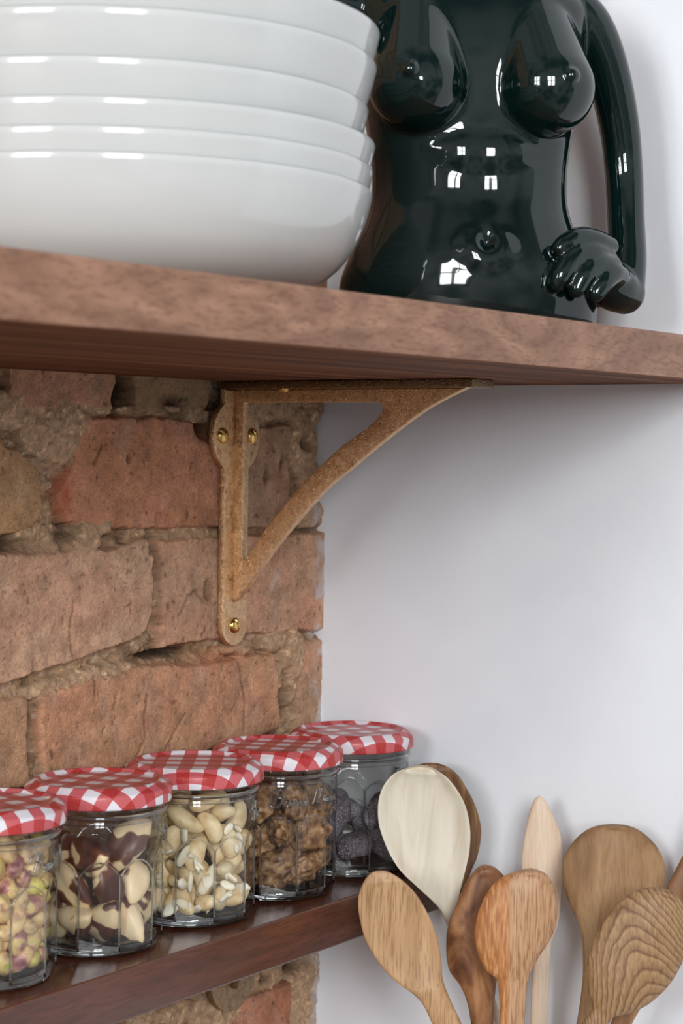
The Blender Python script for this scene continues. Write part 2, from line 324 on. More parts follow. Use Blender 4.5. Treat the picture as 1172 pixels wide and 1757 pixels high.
# ---- window behind the viewer that the glazes mirror
M_FRAME = plain('white_window_paint', srgb(225, 225, 222), .4)
def window(name, c, w, h, cols, rows):
    c = Vector(c); d = (WIN_T - c).normalized(); q = d.to_track_quat('-Z', 'Y').to_matrix()
    parts = []
    def bar(x0, x1, y0, y1):
        vs = [c + d * .03 + q @ Vector((x, y, z)) for x in (x0, x1) for y in (y0, y1) for z in (-.02, .02)]
        parts.append((vs, [(0, 1, 3, 2), (4, 6, 7, 5), (0, 4, 5, 1), (2, 3, 7, 6), (0, 2, 6, 4), (1, 5, 7, 3)]))
    for i in range(cols + 1): x = -w / 2 + w * i / cols; t = .035 if 0 < i < cols else .05; bar(x - t, x + t, -h / 2 - .05, h / 2 + .05)
    for i in range(rows + 1): y = -h / 2 + h * i / rows; t = .02 if 0 < i < rows else .05; bar(-w / 2, w / 2, y - t, y + t)
    struct(link_obj(name, mesh(name, *join(parts)), M_FRAME, smooth=False))
window('window_1', WIN_C, .8, 1.1, 2, 2); window('window_2', WIN2_C, .8, 1.1, 2, 2)

# ================================================================ shelves
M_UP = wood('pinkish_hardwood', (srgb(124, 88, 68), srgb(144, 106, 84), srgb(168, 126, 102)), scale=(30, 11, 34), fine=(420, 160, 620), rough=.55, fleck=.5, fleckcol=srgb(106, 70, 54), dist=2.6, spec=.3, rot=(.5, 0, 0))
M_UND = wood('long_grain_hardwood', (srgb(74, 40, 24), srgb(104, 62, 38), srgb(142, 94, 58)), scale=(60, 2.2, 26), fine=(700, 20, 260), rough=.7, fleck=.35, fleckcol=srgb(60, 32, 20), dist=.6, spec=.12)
M_LOW = wood('dark_walnut', (srgb(78, 42, 28), srgb(90, 50, 34), srgb(104, 60, 42)), scale=(60, 7, 90), fine=(300, 60, 600), rough=.22, fleck=.4, fleckcol=srgb(52, 28, 20), dist=1, spec=.5, bumps=.05)
SH_B, SH_T, SH_V = .0419, .0676, .3034
me = bevel_box(.0015, SH_V, -1.0, -.0005, SH_B, SH_T, .0012, 3)
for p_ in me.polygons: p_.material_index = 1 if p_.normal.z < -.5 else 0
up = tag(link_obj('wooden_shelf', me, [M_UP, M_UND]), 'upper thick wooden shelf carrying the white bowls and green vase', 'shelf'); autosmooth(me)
me = bevel_box(.0015, .1027, -1.0, -.0005, -.3052, -.2774, .0015, 3)
low = tag(link_obj('wooden_shelf', me, M_LOW), 'lower narrow dark wooden shelf carrying the lidded jars', 'shelf'); autosmooth(me)

# ================================================================ brackets
def bronze(name, patch, dark=1.0):
    m, nt, b = mat(name); L = nt.links; t = N(nt, 'TexCoord'); mp = N(nt, 'Mapping'); mp.inputs['Scale'].default_value = (170, 170, 140); L.new(t.outputs['Object'], mp.inputs[0])
    a = N(nt, 'TexNoise'); a.inputs['Scale'].default_value = 1.6; a.inputs['Detail'].default_value = 8; a.inputs['Roughness'].default_value = .7; L.new(mp.outputs[0], a.inputs[0])
    g = N(nt, 'TexNoise'); g.inputs['Scale'].default_value = 1150; g.inputs['Detail'].default_value = 4; L.new(t.outputs['Object'], g.inputs[0])
    c = ramp(nt, a.outputs['Fac'], [(.30, srgb(120, 92, 66)), (.40, srgb(222, 182, 138)), (.6, srgb(244, 208, 164)), (.8, srgb(255, 238, 208))])
    c = mix(nt, 1.0, c, (dark, dark, dark, 1), 'MULTIPLY'); L.new(c, b.inputs['Base Color']); b.inputs['Metallic'].default_value = 1.0
    rr_ = ramp(nt, a.outputs['Fac'], [(.34, (.42, .42, .42, 1)), (.5, (.26, .26, .26, 1))]); L.new(rr_, b.inputs['Roughness'])
    bump(nt, b, g.outputs['Fac'], 1.0, .0009); return m
M_BRZ = bronze('cast_bronze', 1); M_BRASS = plain('brass_screw', srgb(222, 184, 112), .22, 1)
BU = -.106
def arc(cx_, cy_, r, a0, a1, n): return [(cx_ + r * math.cos(a0 + (a1 - a0) * i / n), cy_ + r * math.sin(a0 + (a1 - a0) * i / n)) for i in range(n + 1)]
def plate_outline(ztop, zc, R, w, zbot):
    a = math.acos(w / R)                                   # where the disc leaves the strip
    pts = [(BU - w, ztop)]
    if ztop > zc + R * math.sin(a): pts += arc(BU, zc, R, PI - a, PI + a, 26)
    if zbot is not None: pts += arc(BU, zbot + w, w, PI, 2 * PI, 16)
    pts += arc(BU, zc, R, -a, a, 26); pts += [(BU + w, ztop)]
    return pts
br = empty('shelf_bracket', (0, BU, SH_B)); tag(br, 'cast bronze shelf bracket with a curved strut holding up the upper shelf', 'shelf bracket')
def part(name, me, m, parent, sm=True, ang=35):
    o = link_obj(name, me, m, parent, False); o.matrix_parent_inverse = parent.matrix_basis.inverted() if False else Matrix.Translation(-parent.location)
    if sm: autosmooth(me, ang)
    return o
M_BRZ_SHADE = bronze('shaded_bronze', 1, .32)  # same bronze darkened: the shelf's shade put into the arm's colour
ZB = SH_B - .0002
part('wall_plate', prism(plate_outline(ZB - .0052, .0065, .0245, .0128, -.1295), .0004, .0052, 'x', .0008), M_BRZ, br)
part('arm_plate', bevel_box(.0004, .1905, BU - .013, BU + .013, ZB - .005, ZB, .0007), M_BRZ_SHADE, br)
lower = [(5.0, -101.5), (9.5, -98.5), (14.1, -93.4), (25.3, -80.3), (38, -65), (53.7, -48.8), (67.7, -35.2), (82, -23), (99.3, -11.0), (119.9, 3.6), (138, 15.5), (152, 24), (166, 30.5), (181, 36.8)]
inner = [(12.2, 28.2), (12.2, -70.5), (12.9, -73.4), (14.6, -73.2), (28.3, -55.9), (50.1, -32.1), (71.6, -13.2), (90.7, 1.6), (107.3, 11.1), (116.8, 18.5), (120.0, 22.6), (119.6, 26.8), (116.5, 28.2)]
# web with a triangular opening: outer outline and inner hole bridged as two strips
W0, W1 = BU - .0027, BU + .0027
bm = bmesh.new()
outer = [(5.0, 36.8)] + [tuple(p) for p in catmull([l for l in lower], 40)]
hole = [tuple(p) for p in inner]
def loopv(P, y): return [bm.verts.new((p[0] / 1000, y, p[1] / 1000)) for p in P]
for y in (W0, W1):
    o_ = loopv(outer, y); h_ = loopv(hole, y)
    es = [bm.edges.new((o_[i], o_[(i + 1) % len(o_)])) for i in range(len(o_))] + [bm.edges.new((h_[i], h_[(i + 1) % len(h_)])) for i in range(len(h_))]
    bmesh.ops.triangle_fill(bm, edges=es, use_beauty=True)
    if y == W0: A = (o_, h_)
    else: B = (o_, h_)
for a, b_ in zip(A, B):
    for i in range(len(a)): bm.faces.new((a[i], b_[i], b_[(i + 1) % len(a)], a[(i + 1) % len(a)]))
bmesh.ops.recalc_face_normals(bm, faces=bm.faces[:])
ed = [e_ for e_ in bm.edges if len(e_.link_faces) == 2 and e_.calc_face_angle(0) > 1.2 and abs(e_.verts[0].co.y - e_.verts[1].co.y) < 1e-6]
bmesh.ops.bevel(bm, geom=ed, offset=.0009, segments=3, profile=.5, affect='EDGES')
me = bpy.data.meshes.new('strut'); bm.to_mesh(me); bm.free()
part('curved_strut', me, M_BRZ, br, ang=30)
def screw_mesh(r=.0052, h=.0034):
    prof = [(0.00001, h)] + [(r * math.sin(a), h * math.cos(a)) for a in np.linspace(.05, PI / 2, 24)] + [(r, -.001), (0.00001, -.001)]
    me = lathe(prof, 120); bm = bmesh.new(); bm.from_mesh(me)
    for v in bm.verts:                                     # the slot
        if abs(v.co.y) < .00055 and v.co.z > .0003: v.co.z -= .0012
    bm.to_mesh(me); bm.free(); return me
sm_ = screw_mesh()
for (y, z, a) in ((-.1215, .0066, .9), (-.0905, .0068, .2), (-.1062, -.1163, .35)):
    s_ = link_obj('screw', sm_, M_BRASS if not sm_.materials else (), br)
    s_.matrix_parent_inverse = Matrix.Translation(-br.location); s_.rotation_euler = (a, PI / 2, 0); s_.rotation_mode = 'XYZ'
    s_.matrix_basis = Matrix.Translation((.0050, y, z)) @ Matrix.Rotation(PI / 2, 4, 'Y') @ Matrix.Rotation(a, 4, 'Z')
s_ = link_obj('screw', sm_, (), br); s_.matrix_parent_inverse = Matrix.Translation(-br.location)
s_.matrix_basis = Matrix.Translation((.0500, BU - .0098, ZB - .0048)) @ Matrix.Rotation(PI, 4, 'X') @ Matrix.Diagonal((.6, .6, .8, 1))
br2 = empty('shelf_bracket', (0, BU + .003, -.3052)); tag(br2, 'rounded bronze bracket end peeking out below the lower shelf', 'shelf bracket')
M_BRZD = bronze('tarnished_bronze', 1, .42)
me = prism([(BU + .003 - .0235, -.3055)] + arc(BU + .003, -.344, .0235, PI, 2 * PI, 30) + [(BU + .003 + .0235, -.3055)], .0004, .006, 'x', .0008); part('wall_plate', me, M_BRZD, br2)
me = bevel_box(.005, .012, BU, BU + .006, -.352, -.3055, .0006); part('rib', me, M_BRZD, br2)

# ================================================================ stack of bowls
m, nt, b = mat('white_glaze'); b.inputs['Base Color'].default_value = srgb(194, 195, 193); b.inputs['Roughness'].default_value = .11; b.inputs['Specular IOR Level'].default_value = .5
b.inputs['Coat Weight'].default_value = .2; b.inputs['Coat Roughness'].default_value = .04; M_BOWL = m
outp = [(.060, 0), (.072, .0008), (.084, .0022), (.100, .0062), (.113, .0118), (.1235, .0195), (.1305, .0285), (.1350, .0375), (.1378, .0460), (.1390, .0510)]
inp = [(.1384, .0519), (.1374, .0510), (.1350, .0440), (.1305, .0360), (.1240, .0265), (.1150, .0185), (.1020, .0125), (.0850, .0085), (.055, .0068), (.00001, .0064)]
o1 = [tuple(p) for p in catmull(outp, 36)]; i1 = [tuple(p) for p in catmull(inp, 30)]
bowl_me = lathe([(.00001, .0015), (.052, .0015), (.054, 0)] + o1 + i1, 160)
bc = Vector((.1527, -.3915, 0))
stack = [(.0676, 0, 1.0, 'lowest white bowl of the stack, resting on the shelf'), (.0784, 0, 1.0, 'second white bowl from the bottom of the stack'), (.0907, .0004, 1.004, 'third white bowl from the bottom of the stack'),
         (.1076, -.0026, 1.0, 'third white bowl from the top of the stack'), (.1285, .0006, 1.004, 'second white bowl from the top of the stack'), (.1445, .0014, 1.008, 'topmost white bowl of the stack, its rim cut by the photo edge')]
for i, (z, dx, sc, lab) in enumerate(stack):
    o = link_obj('bowl', bowl_me, M_BOWL if i == 0 else ()); o.location = bc + CAM_R * dx + UP * (z + .0001); o.scale = (sc * .9, sc * .9, 1.065)
    tag(o, lab, 'bowl', 'stacked white bowls')

# ================================================================ torso vase
m, nt, b = mat('dark_green_glaze'); b.inputs['Base Color'].default_value = (.0012, .0085, .0076, 1); b.inputs['Roughness'].default_value = .05; b.inputs['Specular IOR Level'].default_value = .5
b.inputs['Coat Weight'].default_value = .15; b.inputs['Coat Roughness'].default_value = .02; M_VASE = m
parts = []
secs = [(0, 73, 42, 0), (3, 75, 44, 0), (14, 76, 46, 0), (28, 75, 47, 0), (40, 71, 46, 0), (52, 66, 43, 0), (64, 60.5, 40, 0), (76, 57.5, 37, 0), (90, 57, 36, 0), (104, 58.5, 36.5, 1), (120, 61, 38, 2), (140, 64, 40, 3), (160, 67, 41, 4), (178, 70, 39, 5), (192, 70, 35, 5), (203, 58, 30, 5), (214, 40, 26, 5), (226, 28, 24, 4), (245, 26, 24, 3), (262, 30, 27, 3)]
sc_ = catmull(secs, 80); vs = []; fs = []; n = 96
for z, w, dpt, cyy in sc_:
    for k in range(n):
        a = 2 * PI * k / n; ca_, sa_ = math.cos(a), math.sin(a); p = 2 / 2.25
        vs.append((w * abs(ca_) ** p * (1 if ca_ > 0 else -1), cyy + dpt * abs(sa_) ** p * (1 if sa_ > 0 else -1), z))
for i in range(len(sc_) - 1):
    for k in range(n): fs.append((i * n + k, i * n + (k + 1) % n, (i + 1) * n + (k + 1) % n, (i + 1) * n + k))
fs.append(tuple(range(n))[::-1]); fs.append(tuple((len(sc_) - 1) * n + k for k in range(n))); parts.append((vs, fs))
for s in (-1, 1):
    tilt = Matrix.Rotation(s * .22, 3, 'Z')
    parts.append(ellipsoid((s * 38, -32, 138), (27.5, 27, 27), tilt, 40, 28))
    for q in range(26):
        f = q / 25; parts.append(ellipsoid((s * (38 - 6 * f), -32 + 30 * f, 138 + 54 * f), (27.5 - 6 * f, 27 - 7 * f, 27 - 8 * f), None, 36, 24))
parts.append(ellipsoid((1, -13, 40), (40, 36, 30), None, 40, 26))                        # belly
parts.append(ellipsoid((0, -14, 100), (44, 25, 26), None, 40, 26))                       # ribcage
def solid(parts, vox, it, fac=.5):
    me = mesh('torso', *join(parts)); bm = bmesh.new(); bm.from_mesh(me); bmesh.ops.recalc_face_normals(bm, faces=bm.faces[:]); bm.to_mesh(me); bm.free()
    tmp = bpy.data.objects.new('torso_tmp', me); COL.objects.link(tmp)
    r1 = tmp.modifiers.new('r', 'REMESH'); r1.mode = 'VOXEL'; r1.voxel_size = vox
    s1 = tmp.modifiers.new('s', 'SMOOTH'); s1.iterations = it; s1.factor = fac
    out = bpy.data.meshes.new_from_object(tmp.evaluated_get(bpy.context.evaluated_depsgraph_get())); bpy.data.objects.remove(tmp)
    n_ = len(out.vertices); c_ = np.empty(n_ * 3); out.vertices.foreach_get('co', c_)
    return out, c_.reshape(-1, 3)
body, bco = solid(parts, 1.6, 15)
parts = [([tuple(v) for v in bco], [tuple(p.vertices) for p in body.polygons])]
for s in (-1, 1):
    parts.append(ellipsoid((s * 45.5, -57.2, 141), (4.6, 4.0, 4.6), None, 16, 12))
def limb(P, R_, k=40):
    q = catmull([tuple(p) + (r,) for p, r in zip(P, R_)], k)
    v, f = tube([tuple(x[:3]) for x in q], [x[3] for x in q], 24); parts.append((v, f))
    parts.append(ellipsoid(q[0][:3], (q[0][3],) * 3, None, 20, 14)); parts.append(ellipsoid(q[-1][:3], (q[-1][3],) * 3, None, 20, 14))
# arm bent with the hand on the hip (it doubles as the handle)
limb([(54, 4, 196), (70, 4, 183), (82.5, 6, 160), (92, 10, 128), (96, 12, 100), (96, 6, 70), (94.5, -3, 46), (91, -9, 27)], [16, 15, 13.4, 12.2, 11.6, 11.3, 11.6, 12.4])
limb([(91, -9, 25), (82, -16, 28), (71, -23, 35)], [12.8, 14, 13])
parts.append(ellipsoid((71, -25, 39), (15, 11, 12), Matrix.Rotation(.5, 3, 'Y'), 28, 20))
limb([(77, -22, 50), (67, -30, 52), (56, -37, 53), (47, -41.5, 49), (43, -43, 46)], [7.0, 7.2, 6.6, 5.8, 4.8])
limb([(74, -26, 44), (62, -36, 45), (51, -42.5, 40), (43.5, -46, 31), (41, -46, 26)], [7.2, 7.4, 6.9, 6.2, 5.2])
limb([(77, -28, 38.5), (67, -37, 38), (58, -43, 32), (53, -45, 23.5)], [7.2, 7.2, 6.6, 5.4])
limb([(82, -26, 33), (76, -34, 33), (69.5, -40, 27.5), (65, -42, 21.5)], [7.4, 7.0, 6.2, 5.2])
# the other arm, raised
limb([(-54, 4, 196), (-68, 2, 186), (-80, -2, 190), (-87, -2, 212), (-76, 0, 238), (-50, 2, 252), (-26, 3, 255)], [16, 14.5, 12.5, 12, 11.5, 10.5, 9])
me2, _c = solid(parts, 1.05, 9)
me2.vertices.foreach_set('co', (_c / 1000).ravel()); me2.update()
nv = len(me2.vertices); co = np.empty(nv * 3); me2.vertices.foreach_get('co', co); co = co.reshape(-1, 3); no = np.empty(nv * 3); me2.vertices.foreach_get('normal', no); no = no.reshape(-1, 3)
X, Y, Z = co[:, 0] * 1000, co[:, 1] * 1000, co[:, 2] * 1000; front = (Y < 0) & (np.abs(X) < 60)
g = np.exp(-(((X - 1.5) / 5.0) ** 2 + ((Z - 49.5) / 5.6) ** 2)) * front * 5.5                        # navel
g = g + np.exp(-((X / 8) ** 2)) * sst(58, 78, Z) * (1 - sst(104, 126, Z)) * front * 1.5            # groove down the belly
co = co - no * (g / 1000)[:, None]; me2.vertices.foreach_set('co', co.ravel()); me2.update()
vase = link_obj('torso_vase', me2, M_VASE); vase.location = (.1936, -.130, SH_T + .0001); vase.rotation_euler = (0, 0, TH + .14)
tag(vase, 'glossy dark green ceramic vase shaped as a nude torso, hand on hip', 'vase')

# ================================================================ jars
def thin_glass(name, tint, edge, f0=.045, rough=.0):
    """thin-walled clear glass: clear through, mirror-like at its edges, greener where one looks along the wall"""
    m, nt, b = mat(name); L = nt.links; nt.nodes.remove(b); out = nt.nodes['Material Output']
    lw = N(nt, 'LayerWeight'); lw.inputs[0].default_value = .35; tr = N(nt, 'BsdfTransparent'); gl = N(nt, 'BsdfGlossy'); gl.inputs['Roughness'].default_value = .03
    c = ramp(nt, lw.outputs['Facing'], [(.0, tint), (.66, tint), (.9, edge), (1.0, tuple(q * .6 for q in edge[:3]) + (1,))]); L.new(c, tr.inputs[0])
    lw2 = N(nt, 'LayerWeight'); lw2.inputs[0].default_value = .5; pw = N(nt, 'Math', operation='POWER'); L.new(lw2.outputs['Facing'], pw.inputs[0]); pw.inputs[1].default_value = 5
    fr = N(nt, 'Math', operation='MULTIPLY_ADD'); L.new(pw.outputs[0], fr.inputs[0]); fr.inputs[1].default_value = .9; fr.inputs[2].default_value = .035; mx = N(nt, 'MixShader'); L.new(fr.outputs[0], mx.inputs[0]); L.new(tr.outputs[0], mx.inputs[1]); L.new(gl.outputs[0], mx.inputs[2])
    L.new(mx.outputs[0], out.inputs[0]); return m
M_GLASS = thin_glass('clear_jar_glass', (.985, .99, .985, 1), (.56, .59, .58, 1))
m, nt, b = mat('solid_glass'); b.inputs['Base Color'].default_value = (.80, .84, .86, 1); b.inputs['Transmission Weight'].default_value = 1; b.inputs['Roughness'].default_value = .02; b.inputs['IOR'].default_value = 1.5; M_SOLID = m
# gingham lid: the check follows the uv map, metres measured along the tin
m, nt, b = mat('red_gingham_tin'); L = nt.links; uvn = N(nt, 'UVMap'); mp = N(nt, 'Mapping'); mp.inputs['Scale'].default_value = (1 / .0162,) * 3; L.new(uvn.outputs[0], mp.inputs[0]); sx = N(nt, 'SeparateXYZ'); L.new(mp.outputs[0], sx.inputs[0])
def stripe(o):
    f = N(nt, 'Math', operation='FRACT'); L.new(o, f.inputs[0]); g_ = N(nt, 'Math', operation='GREATER_THAN'); L.new(f.outputs[0], g_.inputs[0]); g_.inputs[1].default_value = .5; return g_.outputs[0]
ad = N(nt, 'Math', operation='ADD'); L.new(stripe(sx.outputs[0]), ad.inputs[0]); L.new(stripe(sx.outputs[1]), ad.inputs[1]); hv = N(nt, 'Math', operation='MULTIPLY'); L.new(ad.outputs[0], hv.inputs[0]); hv.inputs[1].default_value = .5
c = ramp(nt, hv.outputs[0], [(.0, srgb(228, 222, 228)), (.26, srgb(198, 84, 88)), (.76, srgb(176, 18, 6))]); nt.nodes[-1].color_ramp.interpolation = 'CONSTANT' if False else 'LINEAR'
for nd in nt.nodes:
    if nd.type == 'VALTORGB': nd.color_ramp.interpolation = 'CONSTANT'
wv = N(nt, 'TexNoise'); mpw = N(nt, 'Mapping'); mpw.inputs['Scale'].default_value = (1800, 1800, 1); L.new(uvn.outputs[0], mpw.inputs[0]); L.new(mpw.outputs[0], wv.inputs[0]); wv.inputs['Scale'].default_value = 1
lt = ramp(nt, wv.outputs['Fac'], [(.35, (0, 0, 0, 1)), (.65, (.10, .10, .10, 1))])
L.new(mix(nt, lt, c, (.9, .82, .84, 1)), b.inputs['Base Color']); b.inputs['Roughness'].default_value = .3; b.inputs['Specular IOR Level'].default_value = .25; b.inputs['Coat Weight'].default_value = .05; b.inputs['Coat Roughness'].default_value = .08; M_LID = m
M_TIN = plain('tin_inside', srgb(190, 180, 160), .35, 1)

lid_prof = [(.0, .0092), (.0310, .0092), (.0326, .0094), (.0334, .0106), (.0346, .0112), (.0358, .0109), (.0368, .0100), (.0398, .0083), (.0407, .0075), (.0410, .0064), (.0410, .0012), (.0409, .0003), (.0404, -.0001), (.0398, .0003), (.0396, .0015)]
def lid_mesh(seed):
    n = 120; vs = []; fs = []; uv = []; arcl = 0; pr = lid_prof; 
    for i, (r, z) in enumerate(pr):
        if i: arcl += math.hypot(r - pr[i - 1][0], z - pr[i - 1][1])
        rr_ = max(r, 1e-5)
        for k in range(n): a = 2 * PI * k / n; vs.append((rr_ * math.cos(a), rr_ * math.sin(a), z)); uv.append((arcl * math.cos(a), arcl * math.sin(a)))
    for i in range(len(pr) - 1):
        for k in range(n): fs.append((i * n + k, (i + 1) * n + k, (i + 1) * n + (k + 1) % n, i * n + (k + 1) % n))
    me = mesh('lid', vs, fs); ul = me.uv_layers.new(name='UVMap')
    cs, sn = math.cos(seed), math.sin(seed)
    for l in me.loops: u, v = uv[l.vertex_index]; ul.data[l.index].uv = (u * cs - v * sn + .003 * math.sin(seed * 9), u * sn + v * cs + .004 * math.cos(seed * 5))
    return me
GH = .0815                                                 # glass height under the lid
def jar_glass(rot):
    n = 140; hs = [0, .0006, .0016, .0035, .007, .012, .02, .03, .038, .042, .0435, .045, .046, .047, .048, .049, .050, .051, .052, .053, .054, .055, .056, .057, .058, .060, .066, .070, .0725, .0735, .0745, .0752, .0760, .0768, .0776, .0784, .0815]
    vs = []; fs = []
    def R_(z, a):
        s = 2 * PI / 10; fa = ((a - rot + s / 2) % s) - s / 2; ap = .0343
        flat = ap / math.cos(fa); zt = .0455 + .0075 * (1 - (fa / (s / 2)) ** 2)
        t = min(max((z - zt) / .006, 0), 1); t = t * t * (3 - 2 * t); r = flat * (1 - t) + .0374 * t
        if z < .004: r *= .94 + .06 * math.sqrt(max(0, 1 - (1 - z / .004) ** 2))
        if z > .0705: q = min((z - .0705) / .003, 1); r = r * (1 - q) + .0366 * q
        if .0740 < z < .0785: r += .0017 * math.sin((z - .0740) / .0045 * PI)
        return r
    for z in hs:
        for k in range(n): a = rot + 2 * PI * k / n; r = R_(z, a); vs.append((r * math.cos(a), r * math.sin(a), z))
    for i in range(len(hs) - 1):
        for k in range(n): fs.append((i * n + k, i * n + (k + 1) % n, (i + 1) * n + (k + 1) % n, (i + 1) * n + k))
    # inner wall
    o = len(vs); h2 = [z for z in hs if z >= .007]
    for z in h2:
        for k in range(n): a = rot + 2 * PI * k / n; r = (R_(z, a) if z > .068 else .0352 + .0012 * min(max((z - .05) / .01, 0), 1)) - .0022; vs.append((r * math.cos(a), r * math.sin(a), z))
    for i in range(len(h2) - 1):
        for k in range(n): fs.append((o + i * n + k, o + (i + 1) * n + k, o + (i + 1) * n + (k + 1) % n, o + i * n + (k + 1) % n))
    l = len(vs) - n
    for k in range(n): fs.append(((len(hs) - 1) * n + k, (len(hs) - 1) * n + (k + 1) % n, l + (k + 1) % n, l + k))
    me = mesh('jar', vs, fs); autosmooth(me, 31); return me
def jar_base():
    me = lathe([(.00001, .0006), (.026, .0004), (.0315, .0002), (.0333, .0010), (.0335, .0058), (.0322, .0066), (.0200, .0058), (.00001, .0050)], 60); return me
# the moulded script, written once as pen strokes and laid round each jar
def B(*p): return catmull(p, max(12, 5 * len(p)))
SCRIPT = [B((.2, 0), (.5, .8), (.95, 2.1), (1.15, 2.75)), B((-.5, 1.7), (-.2, 2.4), (.6, 2.9), (1.5, 3.0), (2.0, 2.6), (1.6, 1.95), (.9, 1.6), (1.7, 1.5), (1.9, .9), (1.3, .2), (.4, -.1), (-.3, .1), (-.5, .6)),
 B((2.9, .95), (2.4, .8), (2.3, .2), (2.7, 0), (3.1, .35), (3.05, .85), (2.8, .95), (3.3, .7), (3.6, .9), (3.5, 0), (3.7, .6), (4.1, .95), (4.25, .7), (4.15, .15), (4.4, 0), (4.7, .35), (4.85, .9), (4.75, 0), (4.95, .6), (5.3, .95), (5.45, .7), (5.4, .15), (5.65, 0), (6.0, .3), (6.35, .75), (6.3, .95), (6.05, .8), (6.0, .25), (6.3, 0), (6.8, .3)),
 B((7.4, -.1), (7.7, .2), (8.2, 1.4), (8.6, 2.6), (8.75, 2.9), (8.8, 1.6), (8.85, .1)), B((8.85, .1), (9.4, 1.5), (9.9, 2.9), (9.85, 1.4), (9.9, .1), (10.2, .05)),
 B((10.9, .9), (10.5, .85), (10.35, .3), (10.6, 0), (10.9, .4), (11.0, .9), (11.0, .1), (11.2, .2), (11.4, .9), (11.4, 0), (11.6, .7), (11.85, .95), (11.95, 0), (12.15, .7), (12.4, .95), (12.5, .1), (12.8, .3), (13.2, .9), (12.85, .85), (12.8, .2), (13.1, 0), (13.35, .5), (13.4, .9), (13.4, .1), (13.6, .3), (13.8, .9), (13.8, 0), (14.0, .7), (14.25, .95), (14.35, .1), (14.7, .2))]
def script_mesh(a0, k=.0034, z0=.0590, r=.0377):
    ps = []
    for s in SCRIPT:
        pts = []
        for x, y in s:
            a = a0 + (x * k) / r; zz = z0 + y * k + .00; pts.append((r * math.cos(a), r * math.sin(a), zz))
        ps.append(tube(pts, .00062, 6))
    return mesh('script', *join(ps))

def moulding(rot):
    """raised arched edges of the ten flats and the bead below the lid"""
    ps = []
    for k in range(10):
        a0 = rot + k * PI / 5; pts = []
        for i in range(29):
            t = i / 28
            if t < .36: fa, z = -PI / 10, .004 + (.0445 - .004) * (t / .36)
            elif t <= .64: u = (t - .36) / .28; fa, z = -PI / 10 + PI / 5 * u, .0445 + .0075 * (1 - (2 * u - 1) ** 2)
            else: fa, z = PI / 10, .0445 - (.0445 - .004) * ((t - .64) / .36)
            fa *= .985; r = min(.0343 / math.cos(fa), .0362) + (.0001 if z < .0445 else .0001 + .0012 * (z - .0445) / .0075); pts.append((r * math.cos(a0 + fa), r * math.sin(a0 + fa), z))
        ps.append(tube(pts, .00042, 6))
    for z, r, w in ((.0762, .0380, .0011), (.0722, .0372, .0004)):
        ps.append(tube([(r * math.cos(2 * PI * i / 72), r * math.sin(2 * PI * i / 72), z) for i in range(73)], w, 8, False))
    return mesh('moulding', *join(ps))
JV = .0548
J = [(-.374, 1.75, .65), (-.2892, 1.35, 1.35), (-.2070, .95, 1.15), (-.1250, -.42, -.08), (-.0430, .45, .95)]        # y, lid turn, script angle offset
JX = [JV, JV, JV + .0012, JV + .001, JV + .0002]
VIEW = math.atan2(CAM_P.y + .2, CAM_P.x - .05)
JLAB = ['glass jar of pistachios, leftmost under red gingham lid', 'glass jar of brazil nuts under red gingham lid', 'glass jar of whole cashews under red gingham lid', 'glass jar of brown walnuts, second jar from the right', 'farthest glass jar, half filled with dark sugared fruit']
JT = low_top = -.2774
glass0 = None; base0 = jar_base()
JP = []
for i, (y, lrot, srot) in enumerate(J):
    x = JX[i]; j = empty('lidded_glass_jar', (x, y, JT + .0002)); tag(j, JLAB[i], 'jar', 'gingham-lidded jars on the lower shelf')
    link_obj('glass_body', jar_glass(math.atan2(CAM_P.y - y, CAM_P.x - x) + .035), M_GLASS, j, False); autosmooth(j.children[0].data, 31)
    link_obj('moulded_edges', moulding(math.atan2(CAM_P.y - y, CAM_P.x - x) + .035), bpy.data.materials['solid_glass'], j)
    link_obj('glass_base', base0, M_SOLID if i == 0 else (), j)
    ld = link_obj('lid', lid_mesh(lrot), (M_LID), j); ld.location = (0, 0, GH - .0008)
    link_obj('moulded_lettering', script_mesh(math.atan2(CAM_P.y - y, CAM_P.x - x) + srot), M_SOLID if i == 0 else bpy.data.materials['solid_glass'], j)
    JP.append(Vector((x, y, JT + .0002)))

# ---- what is in the jars
def pack(n, rmin, rmax, R, zb, zt, seed, it=260):
    rng = np.random.RandomState(seed); r = rng.uniform(rmin, rmax, n); a = rng.rand(n) * 2 * PI; q = np.sqrt(rng.rand(n)) * (R - rmax)
    P = np.stack([q * np.cos(a), q * np.sin(a), rng.uniform(zb, zb + (zt - zb) * 2.2, n)], 1)
    for t in range(it):
        P[:, 2] -= .0006 * (1 - t / it)
        for _ in range(3):
            D = P[:, None] - P[None]; d = np.sqrt((D ** 2).sum(-1)) + 1e-9; np.fill_diagonal(d, 1)
            ov = np.clip((r[:, None] + r[None]) - d, 0, None); np.fill_diagonal(ov, 0)
            P += (D / d[..., None] * (ov * .32)[..., None]).sum(1)
            q = np.hypot(P[:, 0], P[:, 1]); lim = R - r; f = np.where(q > lim, lim / (q + 1e-9), 1); P[:, 0] *= f; P[:, 1] *= f
            P[:, 2] = np.maximum(P[:, 2], zb + r)
    return P, r
